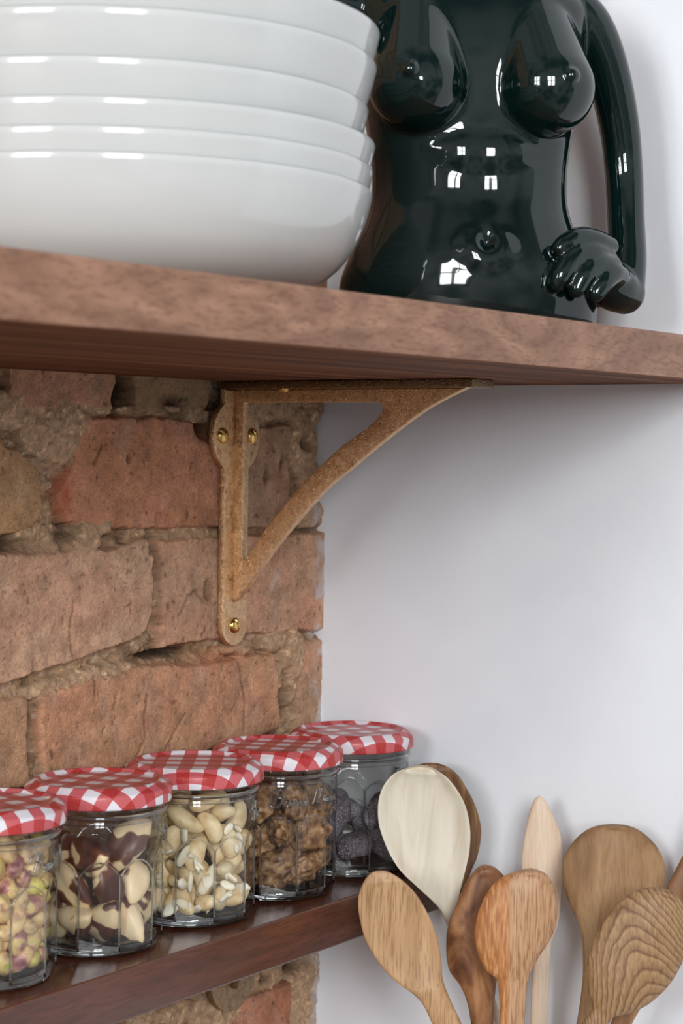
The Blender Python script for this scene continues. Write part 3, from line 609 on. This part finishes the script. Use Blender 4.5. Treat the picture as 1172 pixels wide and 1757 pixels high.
def blobmesh(name, R3, noise=0, freq=200, seed=0, fn=None, sub=3):
    bm = bmesh.new(); bmesh.ops.create_icosphere(bm, subdivisions=sub, radius=1); rng = random.Random(seed); off = Vector((rng.random() * 9, rng.random() * 9, rng.random() * 9))
    from mathutils import noise as mn
    for v in bm.verts:
        p = v.co.copy(); q = Vector((p.x * R3[0], p.y * R3[1], p.z * R3[2]))
        if fn: q = fn(p, q)
        if noise: q += q.normalized() * noise * mn.fractal(p * freq + off, 1.0, 2.0, 3)
        v.co = q
    me = bpy.data.meshes.new(name); bm.to_mesh(me); bm.free(); return me
def nutmat(name, stops, scale, rough=.45, bumpk=.3, sparkle=False, det=4):
    m, nt, b = mat(name); L = nt.links; t = N(nt, 'TexCoord'); oi = N(nt, 'ObjectInfo'); vm = N(nt, 'VectorMath', operation='SCALE'); cmb = N(nt, 'CombineXYZ')
    for k in range(3): L.new(oi.outputs['Random'], cmb.inputs[k])
    L.new(cmb.outputs[0], vm.inputs[0]); vm.inputs['Scale'].default_value = 7; va = N(nt, 'VectorMath', operation='ADD'); L.new(t.outputs['Object'], va.inputs[0]); L.new(vm.outputs[0], va.inputs[1])
    n_ = N(nt, 'TexNoise'); n_.inputs['Scale'].default_value = scale; n_.inputs['Detail'].default_value = det; L.new(va.outputs[0], n_.inputs[0])
    c = ramp(nt, n_.outputs['Fac'], stops); hs = N(nt, 'HueSaturation'); mrn = N(nt, 'MapRange'); L.new(oi.outputs['Random'], mrn.inputs[0]); mrn.inputs[3].default_value = .82; mrn.inputs[4].default_value = 1.15; L.new(mrn.outputs[0], hs.inputs['Value']); L.new(c, hs.inputs['Color'])
    L.new(hs.outputs[0], b.inputs['Base Color']); b.inputs['Roughness'].default_value = rough
    n2 = N(nt, 'TexNoise'); n2.inputs['Scale'].default_value = 1500 if sparkle else 500; n2.inputs['Detail'].default_value = 2; L.new(va.outputs[0], n2.inputs[0]); bump(nt, b, n2.outputs['Fac'], bumpk, .0005)
    if sparkle:
        s = ramp(nt, n2.outputs['Fac'], [(.56, (0, 0, 0, 1)), (.62, (1, 1, 1, 1))]); c2 = mix(nt, s, hs.outputs[0], srgb(190, 180, 190)); L.new(c2, b.inputs['Base Color'])
    return m
def scatter(kind, meshes, P, r, jp, label, cat, group, keep, seed):
    rng = random.Random(seed); vd = Vector((CAM_P.x - jp.x, CAM_P.y - jp.y, 0)).normalized(); out = []
    protos = [None] * len(meshes)
    for p, rad in zip(P, r):
        if not keep(p, rad, vd): continue
        k = rng.randrange(len(meshes))
        if protos[k] is None: o = bpy.data.objects.new(kind, meshes[k]); protos[k] = o
        else: o = protos[k].copy()
        COL.objects.link(o); o.location = jp + Vector(p)
        o.rotation_euler = (rng.uniform(0, 6.3), rng.uniform(0, 6.3), rng.uniform(0, 6.3)); s = rad / meshes[k]['r']; o.scale = (s, s, s)
        tag(o, label, cat, group); out.append(o)
    return out
def finish(me, m, r): me.materials.append(m); me.polygons.foreach_set('use_smooth', [True] * len(me.polygons)); me['r'] = r; return me
def shell(depth, top, back=-.25): return lambda p, rad, vd: ((math.hypot(p[0], p[1]) > .0315 - depth) and (p[0] * vd.x + p[1] * vd.y) > back * .03) or (p[2] > top and (p[0] * vd.x + p[1] * vd.y) > -.02)
IR, IB = .0320, .0072
# pistachios
pm = [nutmat('pistachio_skin', [(.3, srgb(150, 100, 84)), (.42, srgb(196, 158, 118)), (.58, srgb(222, 192, 130)), (.72, srgb(176, 176, 84))], 190, .5), nutmat('pistachio_green', [(.35, srgb(164, 164, 74)), (.5, srgb(222, 206, 108)), (.68, srgb(190, 140, 104))], 150, .45),
      nutmat('pistachio_tan', [(.35, srgb(172, 132, 100)), (.5, srgb(212, 178, 130)), (.7, srgb(232, 202, 148))], 180, .5), nutmat('pistachio_purple', [(.35, srgb(120, 66, 70)), (.5, srgb(176, 120, 110)), (.62, srgb(214, 184, 120))], 160, .45)]
pms = [finish(blobmesh('pistachio', (.0080, .0052, .0047), .0006, 1.3, i, sub=2), pm[i % 4], .0053) for i in range(8)]
P, r = pack(470, .0046, .0062, IR, IB, .073, 1, 150); 
scatter('pistachio', pms, P, r, JP[0], 'shelled pistachio kernel among the mixed green, tan and purple ones in the leftmost jar', 'nut', 'pistachios in the leftmost jar', lambda p, rad, vd: shell(.014, .066)(p, rad, vd) and p[2] < .072, 1)
# brazil nuts
def braz(p, q):
    t = p.x; w = 1 - .35 * t * t; a = math.atan2(p.z, p.y); k = 1 + .16 * math.cos(3 * a); return Vector((q.x, q.y * w * k, q.z * w * k + .003 * t * t))
M_BRAZ = nutmat('brazil_nut_flesh', [(.36, srgb(88, 48, 36)), (.425, srgb(100, 58, 42)), (.45, srgb(226, 198, 156)), (.75, srgb(240, 218, 180))], 58, .4, .15, det=1.5)
M_BRAZ2 = nutmat('brazil_nut_skin', [(.36, srgb(70, 36, 28)), (.53, srgb(112, 64, 46)), (.56, srgb(226, 198, 156)), (.75, srgb(240, 218, 180))], 55, .35, .15, det=1.5)
bms = [finish(blobmesh('brazil', (.0185, .0096, .0096), .0012, .9, i + 20, braz), (M_BRAZ, M_BRAZ2, M_BRAZ)[i % 3], .0115) for i in range(6)]
P, r = pack(84, .0098, .0118, IR, IB, .07, 3)
scatter('brazil_nut', bms, P, r, JP[1], 'cream brazil nut with patches of dark skin in the second jar from the left', 'nut', 'brazil nuts in the second jar from the left', lambda p, rad, vd: shell(.03, .064)(p, rad, vd) and p[2] < .066, 2)
# cashews: bent kidneys
def cashew_mesh(k, seed):
    rng = random.Random(seed); R0 = .0080 * rng.uniform(.9, 1.1); span = rng.uniform(2.3, 2.9); pts = []; rad = []
    for i in range(13):
        t = i / 12; a = -span / 2 + span * t; pts.append((R0 * math.sin(a) * 1.15, R0 * math.cos(a) - .004, .0006 * math.sin(a * 2))); rad.append(.0064 * (math.sin(PI * min(max(t * .92 + .04, .0), 1)) ** .42) * (1.1 - .28 * t))
    v, f = tube(pts, rad, 14); me = mesh('cashew', v, f)
    bm = bmesh.new(); bm.from_mesh(me); bmesh.ops.scale(bm, vec=(1, 1, .82), verts=bm.verts[:]); bmesh.ops.subdivide_edges(bm, edges=bm.edges[:], cuts=1, smooth=.6, use_grid_fill=True); bm.to_mesh(me); bm.free(); return me
M_CASH = nutmat('cashew_cream', [(.3, srgb(206, 172, 122)), (.5, srgb(230, 204, 158)), (.7, srgb(238, 218, 180))], 120, .42, .12)
M_CHIP = nutmat('cashew_chip', [(.3, srgb(236, 220, 186)), (.6, srgb(246, 238, 218))], 120, .5, .15)
cms = [finish(cashew_mesh(1, i), M_CASH, .0088) for i in range(6)]
P, r = pack(250, .0072, .0092, IR, IB, .073, 5)
scatter('cashew', cms, P, r, JP[2], 'whole curved cream cashew in the middle jar', 'nut', 'whole cashews in the middle jar', lambda p, rad, vd: shell(.03, .066)(p, rad, vd) and p[2] < .071, 3)
chip = [finish(blobmesh('chip', (.0062, .0032, .0016), .0010, 1.6, i + 60, sub=2), M_CHIP, .0050) for i in range(4)]
rng = np.random.RandomState(8); Pc = []
va = math.atan2(CAM_P.y - JP[2].y, CAM_P.x - JP[2].x)
for i in range(34): a = va + rng.uniform(-1.3, 1.3); q = rng.uniform(.0285, .0305); z = IB + .003 + (rng.rand() ** 1.7) * .045; Pc.append((q * math.cos(a), q * math.sin(a), z))
scatter('cashew_chip', chip, Pc, [.0050 * rng.uniform(.7, 1.2) for _ in Pc], JP[2], 'small pale broken chip of cashew between whole ones in the middle jar', 'nut', 'cashew chips in the middle jar', lambda p, rad, vd: True, 4)
# walnuts: lobed halves
def walf(s):
    from mathutils import noise as mn
    def fn(p, q):
        k = 1 + .26 * mn.noise(p * 2.6 + Vector((s * 3.1, 0, 0))) + .13 * mn.noise(p * 6.2 + Vector((0, s * 2.0, 0))) - .22 * math.exp(-(p.y / .16) ** 2)
        return Vector((q.x * k, q.y * k * (1.05 + .1 * math.sin(p.x * 6)), q.z * k * (.6 if p.z < 0 else 1)))
    return fn
M_WAL = nutmat('walnut_flesh', [(.34, srgb(78, 50, 32)), (.5, srgb(142, 102, 68)), (.68, srgb(188, 150, 108))], 230, .5, .5)
M_WALP = nutmat('walnut_pale', [(.34, srgb(170, 130, 84)), (.6, srgb(222, 196, 148))], 230, .5, .4)
wms = [finish(blobmesh('walnut', (.0145, .0105, .0086), .0006, 2.2, i + 40, walf(i), 4), M_WAL if i else M_WALP, .0100 if i else .0165) for i in range(7)]
P, r = pack(84, .0090, .0125, IR, IB, .056, 7)
scatter('walnut_half', wms, P, r, JP[3], 'wrinkled brown walnut half in the second jar from the right', 'nut', 'walnut halves in the second jar from the right', lambda p, rad, vd: shell(.03, .046)(p, rad, vd) and p[2] < .062, 5)
# sugared dark fruit
M_FRU = nutmat('sugared_fruit', [(.3, srgb(50, 36, 38)), (.5, srgb(92, 82, 90)), (.7, srgb(136, 130, 136))], 60, .6, .6, True)
fms = [finish(blobmesh('fruit', (.0200, .0090, .0060), .0030, .9, i + 80), M_FRU, .0110) for i in range(5)]
P, r = pack(34, .0100, .0130, IR, IB, .04, 9)
scatter('sugared_fruit', fms, P, r, JP[4], 'dark purple sugar-dusted fruit piece in the farthest jar', 'dried fruit', 'sugared fruit pieces in the farthest jar', lambda p, rad, vd: shell(.018, .03)(p, rad, vd) and p[2] < .046, 6)

# ================================================================ wooden utensils standing before the wall
SPOONS = {
'pale':((0.1211,-0.0591,-0.2009),
  [(0.0,0.0),(-7.7,-1.3),(-17.3,-5.0),(-23.9,-11.9),(-27.2,-20.6),(-28.0,-29.2),(-27.2,-37.9),(-24.9,-45.6),(-20.4,-56.1),(-13.6,-66.6),(-3.8,-76.1),(6.9,-85.6),(13.2,-92.7),(17.2,-101.8),(28.5,-122.8),(40.4,-144.8),(48.3,-163.7),(58.3,-191.7),(64.4,-215.7)],
  [(0.0,0.0),(7.7,-2.3),(16.5,-8.4),(23.3,-17.0),(28.3,-27.5),(30.9,-41.0),(30.5,-54.5),(27.8,-68.0),(25.1,-79.6),(23.5,-89.2),(24.9,-99.8),(34.3,-119.9),(45.6,-141.9),(53.6,-162.0),(63.6,-190.7),(69.7,-214.7)]),
'dark':((0.1097,-0.0304,-0.2041),
  [(0.0,0.0),(-8.9,-1.8),(-17.6,-8.8),(-22.4,-18.7),(-23.3,-29.6),(-21.2,-40.4),(-16.1,-52.2),(-8.0,-63.9),(-0.0,-73.7),(7.0,-83.4),(14.1,-95.2),(20.2,-109.9),(26.3,-129.6),(30.5,-149.2),(34.8,-169.6),(41.0,-198.4),(46.3,-223.0)],
  [(0.0,0.0),(8.9,-1.8),(16.9,-7.4),(22.9,-16.2),(29.0,-27.9),(32.6,-40.7),(32.4,-51.6),(30.4,-61.4),(27.0,-69.4),(24.2,-79.3),(23.9,-90.1),(28.0,-107.8),(33.2,-127.5),(37.4,-148.1),(40.7,-169.5),(46.5,-197.8),(51.7,-221.9)]),
'oakleft':((0.1311,-0.1192,-0.2558),
  [(0.0,0.0),(-6.4,-1.6),(-10.9,-7.2),(-13.6,-14.6),(-14.0,-22.0),(-12.5,-31.1),(-9.6,-41.2),(-4.9,-50.3),(1.7,-59.4),(10.1,-67.6),(20.3,-74.8),(26.8,-82.1),(32.0,-92.8),(40.9,-110.4),(52.3,-133.2),(58.9,-146.9)],
  [(0.0,0.0),(5.5,-1.5),(12.9,-6.0),(20.4,-13.2),(27.0,-23.3),(32.6,-35.1),(35.5,-45.2),(37.0,-55.3),(37.8,-64.5),(40.5,-72.7),(44.7,-81.8),(49.9,-92.5),(55.6,-105.6),(64.1,-126.6),(70.8,-143.1)]),
'olive':((0.1668,-0.0574,-0.2578),
  [(0.0,0.0),(-4.7,-2.6),(-10.2,-9.3),(-14.8,-18.8),(-19.4,-31.1),(-22.6,-40.5),(-23.2,-50.0),(-22.8,-58.5),(-20.8,-66.9),(-15.1,-74.4),(-11.2,-81.9),(-8.7,-90.3),(-7.2,-99.5),(-4.1,-117.6),(0.9,-141.1),(3.0,-155.2)],
  [(0.0,0.0),(5.7,-1.5),(11.4,-6.2),(16.2,-13.6),(18.2,-23.0),(17.4,-35.3),(15.2,-48.5),(12.1,-59.9),(8.9,-69.4),(7.8,-77.9),(7.0,-88.2),(6.8,-99.3),(8.1,-117.5),(11.3,-141.0),(13.3,-155.1)]),
'twotone':((0.2104,-0.0756,-0.2509),
  [(0.0,0.0),(-11.9,-3.1),(-22.1,-9.2),(-28.8,-19.5),(-32.9,-31.5),(-33.6,-43.5),(-30.9,-53.7),(-26.5,-62.2),(-20.5,-66.7),(-18.7,-75.8),(-18.1,-94.0),(-18.1,-118.5),(-18.6,-144.1)],
  [(0.0,0.0),(8.6,-3.6),(13.8,-12.1),(15.7,-24.1),(15.0,-34.3),(10.8,-44.6),(4.1,-55.0),(-0.5,-65.3),(-2.1,-75.6),(-3.1,-93.8),(-5.3,-118.3),(-6.7,-144.0)]),
'spatula':((0.1892,-0.0294,-0.2164),
  [(0.0,0.0),(-2.9,-2.7),(-6.2,-11.5),(-8.5,-23.2),(-10.0,-33.9),(-10.4,-45.6),(-9.9,-59.2),(-8.3,-73.7),(-5.2,-86.3),(-2.6,-97.0),(-2.5,-107.7),(-3.3,-122.3),(-3.7,-143.3),(-4.0,-175.8),(-4.6,-205.0)],
  [(0.0,0.0),(3.9,-3.1),(8.4,-11.3),(12.4,-20.0),(14.3,-27.7),(14.9,-37.4),(14.9,-49.1),(14.4,-63.7),(13.6,-76.4),(11.8,-84.2),(9.0,-92.0),(8.4,-102.7),(7.7,-122.2),(7.0,-143.2),(6.2,-175.7),(5.6,-204.9)]),
'round':((0.2432,-0.0342,-0.2268),
  [(0.0,0.0),(-11.3,-1.8),(-19.7,-6.7),(-26.3,-14.3),(-29.5,-21.4),(-30.5,-29.0),(-29.9,-36.6),(-27.8,-44.1),(-23.9,-53.5),(-20.0,-61.0),(-18.0,-69.4),(-17.4,-77.9),(-17.2,-92.1),(-18.4,-106.3),(-20.6,-122.0),(-26.3,-153.6),(-30.7,-182.0)],
  [(0.0,0.0),(9.5,-1.1),(17.1,-4.3),(24.2,-10.4),(29.5,-17.8),(32.5,-27.2),(33.0,-35.7),(31.3,-43.3),(25.2,-52.8),(13.1,-62.4),(0.9,-70.1),(-4.7,-77.8),(-6.8,-92.0),(-8.5,-106.2),(-10.7,-121.9),(-16.9,-153.5),(-21.7,-181.9)]),
'ringed':((0.2967,-0.0700,-0.2524),
  [(0.0,0.0),(-9.9,0.9),(-18.8,-1.6),(-27.7,-8.0),(-34.7,-16.8),(-40.8,-27.7),(-44.7,-38.5),(-46.0,-47.4),(-45.4,-56.4),(-43.5,-63.5),(-42.1,-68.0),(-43.8,-72.5),(-48.2,-78.5),(-58.7,-99.6),(-69.1,-124.8)],
  [(0.0,0.0),(5.4,-3.3),(10.0,-9.1),(13.0,-18.0),(13.3,-27.9),(10.4,-39.5),(3.4,-53.1),(-5.5,-63.0),(-14.3,-69.0),(-23.2,-72.2),(-29.0,-73.6),(-31.3,-75.9),(-33.5,-78.6),(-46.2,-99.4),(-58.4,-126.4)]),
'edge':((0.3073,-0.0197,-0.2039),
  [(0.0,0.0),(-10.1,-6.6),(-17.2,-26.1),(-22.4,-36.3),(-28.0,-47.5),(-32.5,-56.8),(-41.5,-80.0),(-49.5,-101.4),(-57.6,-121.8),(-64.7,-138.5),(-73.6,-163.6),(-82.6,-188.6)],
  [(0.0,0.0),(5.7,-10.1),(0.4,-28.6),(-7.8,-43.5),(-15.9,-55.6),(-21.8,-66.8),(-29.4,-85.4),(-37.4,-105.8),(-43.2,-121.6),(-51.8,-137.4),(-61.6,-163.4),(-71.5,-189.4)]),
}
def utensil(key, mats, label, cat, name, thick, dish, hround, bump_front=0, bowl=.5, handle_r=1.0, tip_z=0, yaw=0):
    """anchor, left and right outline in mm across the face; thick = body thickness (mm), dish = hollow depth (+) or bulge towards the viewer (-)"""
    anc, Lp, Rp = SPOONS[key]
    n = 90; t = np.linspace(0, 1, n) ** 1.45; Lq = catmull(Lp, t); Rq = catmull(Rp, t)
    wid = np.linalg.norm(Rq - Lq, axis=1); mid = (Lq + Rq) / 2
    m_ = 36; vs = []; fs = []; hw_h = wid[int(n * .93)] / 2
    for i in range(n):
        w = wid[i] / 2; dirv = (Rq[i] - Lq[i]) / (wid[i] + 1e-9) if wid[i] > .01 else np.array([1., 0.])
        k = min(max((w - hw_h * 1.05) / (wid.max() / 2 - hw_h * 1.05 + 1e-9), 0), 1) if t[i] < bowl else 0     # 1 in the bowl, 0 in the handle
        k = max(k, 1 - t[i] / .12) if t[i] < .12 else k
        th_ = (thick * k + hround * (1 - k)) * min(1, .35 + w / 7)
        th_ = min(th_, w * 1.05 + .25)
        kd = (k * k * (3 - 2 * k)) * min(1, w / 9); off = tip_z * (1 - t[i]) ** 2
        for j in range(m_):
            a = 2 * PI * j / m_; c_, s_ = math.cos(a), math.sin(a); e2 = .8
            x = w * abs(c_) ** e2 * (1 if c_ > 0 else -1); y = th_ * .5 * abs(s_) ** .9 * (1 if s_ > 0 else -1)
            q = 1 - (x / (w + 1e-6)) ** 2
            if dish > 0:
                edge = sst(0, .42, np.array(1 - abs(x / (w + 1e-6)))) ** .8 if w > .5 else 0
                y += dish * kd * float(edge) * (1.0 if s_ < 0 else .8)
            else: y += dish * kd * (q ** 1.0) * (1 if s_ < 0 else .55)
            px, pz = mid[i] + dirv * x
            vs.append((px / 1000, (y + off) / 1000, pz / 1000))
    for i in range(n - 1):
        for j in range(m_): fs.append((i * m_ + j, i * m_ + (j + 1) % m_, (i + 1) * m_ + (j + 1) % m_, (i + 1) * m_ + j))
    fs.append(tuple(range(m_))[::-1]); fs.append(tuple((n - 1) * m_ + k for k in range(m_)))
    me = mesh(key, vs, fs); bm = bmesh.new(); bm.from_mesh(me); bmesh.ops.remove_doubles(bm, verts=bm.verts[:], dist=.00001); bmesh.ops.recalc_face_normals(bm, faces=bm.faces[:]); bm.to_mesh(me); bm.free()
    o = link_obj(name, me, mats); o.location = anc; o.rotation_euler = (0, 0, TH + yaw); tag(o, label, cat, 'wooden utensils by the white wall'); autosmooth(me, 50); return o
M_PALE = wood('pale_limewood', (srgb(214, 202, 180), srgb(224, 214, 194), srgb(230, 221, 204)), scale=(90, 40, 14), fine=(500, 300, 60), rough=.55, fleck=.12, bumps=.08, seed=1)
M_DARK = wood('streaky_dark_wood', (srgb(66, 42, 26), srgb(118, 82, 52), srgb(162, 124, 84)), scale=(160, 60, 14), fine=(800, 300, 60), rough=.5, fleck=.4, seed=2, dist=.6)
M_OAK = wood('light_oak', (srgb(164, 124, 86), srgb(190, 150, 108), srgb(202, 164, 122)), scale=(70, 50, 9), fine=(900, 500, 55), rough=.5, fleck=.6, fleckcol=srgb(132, 92, 60), seed=3, rot=(0, -.45, 0), dist=.8)
M_OLIVE = wood('olive_wood', (srgb(84, 50, 32), srgb(136, 90, 58), srgb(176, 128, 86)), scale=(42, 40, 16), fine=(300, 300, 60), rough=.4, fleck=.2, seed=4, dist=3.2)
M_SPAT = wood('bleached_beech', (srgb(206, 176, 150), srgb(222, 196, 170), srgb(230, 208, 184)), scale=(60, 40, 8), fine=(700, 400, 60), rough=.6, fleck=.2, fleckcol=srgb(184, 146, 120), seed=5, dist=.5)
M_ROUND = wood('weathered_teak', (srgb(104, 72, 48), srgb(150, 114, 78), srgb(168, 134, 96)), scale=(75, 40, 11), fine=(900, 500, 110), rough=.6, fleck=.3, fleckcol=srgb(112, 76, 50), seed=6, dist=1.2)
M_EDGE = wood('brown_handle_wood', (srgb(118, 80, 54), srgb(150, 106, 74), srgb(172, 128, 92)), scale=(80, 40, 12), fine=(900, 500, 60), rough=.5, fleck=.3, seed=8, dist=.6, rot=(0, .45, 0))
# two-tone oak: orange ray-flecked half and plainer half
m, nt, b = mat('two_tone_oak'); L = nt.links; t = N(nt, 'TexCoord'); sp = N(nt, 'SeparateXYZ'); L.new(t.outputs['Object'], sp.inputs[0])
mp = N(nt, 'Mapping'); mp.inputs['Scale'].default_value = (1000, 500, 70); L.new(t.outputs['Object'], mp.inputs[0]); n1 = N(nt, 'TexNoise'); n1.inputs['Scale'].default_value = 1; n1.inputs['Detail'].default_value = 2; L.new(mp.outputs[0], n1.inputs[0])
mp2 = N(nt, 'Mapping'); mp2.inputs['Scale'].default_value = (760, 400, 75); mp2.inputs['Rotation'].default_value = (0, .25, 0); L.new(t.outputs['Object'], mp2.inputs[0]); n2 = N(nt, 'TexNoise'); n2.inputs['Scale'].default_value = 1; n2.inputs['Detail'].default_value = 2; L.new(mp2.outputs[0], n2.inputs[0])
ca_ = ramp(nt, n2.outputs['Fac'], [(.4, srgb(164, 104, 58)), (.55, srgb(186, 126, 76)), (.66, srgb(202, 148, 98))]); cb_ = ramp(nt, n1.outputs['Fac'], [(.38, srgb(156, 112, 76)), (.5, srgb(184, 142, 104)), (.7, srgb(196, 156, 118))])
sm2 = N(nt, 'MapRange'); L.new(sp.outputs[0], sm2.inputs[0]); sm2.inputs[1].default_value = -.0145; sm2.inputs[2].default_value = -.0125
L.new(mix(nt, sm2.outputs[0], ca_, cb_), b.inputs['Base Color']); b.inputs['Roughness'].default_value = .5; bump(nt, b, n1.outputs['Fac'], .2, .0006); M_TWO = m
# arched growth rings
m, nt, b = mat('arched_ring_ash'); L = nt.links; t = N(nt, 'TexCoord'); mp = N(nt, 'Mapping'); mp.inputs['Location'].default_value = (-.0205 + .0, 0, .0535); mp.vector_type = 'POINT'
mp.inputs['Location'].default_value = (.0200, 0, .0300); L.new(t.outputs['Object'], mp.inputs[0])
rt_ = N(nt, 'Mapping'); rt_.inputs['Rotation'].default_value = (0, .32, 0); L.new(mp.outputs[0], rt_.inputs[0]); sc2 = N(nt, 'Mapping'); sc2.inputs['Scale'].default_value = (1.0, .12, .36); L.new(rt_.outputs[0], sc2.inputs[0])
sp = N(nt, 'SeparateXYZ'); L.new(rt_.outputs[0], sp.inputs[0]); n0 = N(nt, 'TexNoise'); n0.inputs['Scale'].default_value = 60; L.new(t.outputs['Object'], n0.inputs[0])
# arch distance: x^2 opened downwards -> parabola z + k x^2
x2 = N(nt, 'Math', operation='POWER'); ab = N(nt, 'Math', operation='ABSOLUTE'); L.new(sp.outputs[0], ab.inputs[0]); L.new(ab.outputs[0], x2.inputs[0]); x2.inputs[1].default_value = 2
mk = N(nt, 'Math', operation='MULTIPLY'); L.new(x2.outputs[0], mk.inputs[0]); mk.inputs[1].default_value = 62; ad = N(nt, 'Math', operation='ADD'); L.new(sp.outputs[2], ad.inputs[0]); L.new(mk.outputs[0], ad.inputs[1])
nm = N(nt, 'Math', operation='MULTIPLY_ADD'); L.new(n0.outputs['Fac'], nm.inputs[0]); nm.inputs[1].default_value = .012; L.new(ad.outputs[0], nm.inputs[2])
fr = N(nt, 'Math', operation='MULTIPLY'); L.new(nm.outputs[0], fr.inputs[0]); fr.inputs[1].default_value = 120; fc = N(nt, 'Math', operation='FRACT'); L.new(fr.outputs[0], fc.inputs[0])
mp3 = N(nt, 'Mapping'); mp3.inputs['Scale'].default_value = (900, 500, 200); mp3.inputs['Rotation'].default_value = (0, .5, 0); L.new(t.outputs['Object'], mp3.inputs[0]); n1 = N(nt, 'TexNoise'); n1.inputs['Scale'].default_value = 1; n1.inputs['Detail'].default_value = 2; L.new(mp3.outputs[0], n1.inputs[0])
c1 = ramp(nt, fc.outputs[0], [(.0, srgb(120, 84, 56)), (.12, srgb(146, 112, 78)), (.75, srgb(168, 134, 94)), (.95, srgb(122, 86, 58))]); f1 = ramp(nt, n1.outputs['Fac'], [(.35, (.72, .68, .62, 1)), (.6, (1.05, 1.05, 1.05, 1))])
L.new(mix(nt, 1, c1, f1, 'MULTIPLY'), b.inputs['Base Color']); b.inputs['Roughness'].default_value = .6; bump(nt, b, n1.outputs['Fac'], .2, .0006); M_RING = m

utensil('dark', M_DARK, 'dark streaky wooden spoon half hidden behind the big pale spoon', 'spoon', 'wooden_spoon', 5, 3, 8)
utensil('edge', M_EDGE, 'brown wooden utensil crossing the right edge behind the ring-grained spoon', 'spoon', 'wooden_spoon', 6, -1, 9)
utensil('round', M_ROUND, 'large round brown spoon turned back-out against the white wall', 'spoon', 'wooden_spoon', 6, -5.5, 9)
utensil('spatula', M_SPAT, 'pale narrow wooden spreader with a pointed tip', 'spreader', 'wooden_spreader', 4.5, -.8, 9.5)
utensil('pale', M_PALE, 'biggest pale cream wooden spoon, its hollow facing the viewer', 'spoon', 'wooden_spoon', 4.5, 9.5, 8)
utensil('olive', M_OLIVE, 'dark marbled olive wood spoon between pale spoon and two-tone spoon', 'spoon', 'wooden_spoon', 5, -3, 9)
utensil('oakleft', M_OAK, 'light oak oval spoon leaning left, in front of the lower shelf', 'spoon', 'wooden_spoon', 5, 2.2, 9)
utensil('twotone', M_TWO, 'oak spoon back, orange left half and tan right half', 'spoon', 'wooden_spoon', 6, -4.5, 9)
utensil('ringed', M_RING, 'wooden spoon back with arched growth rings at the lower right', 'spoon', 'wooden_spoon', 6, -6, 9, bowl=.72)
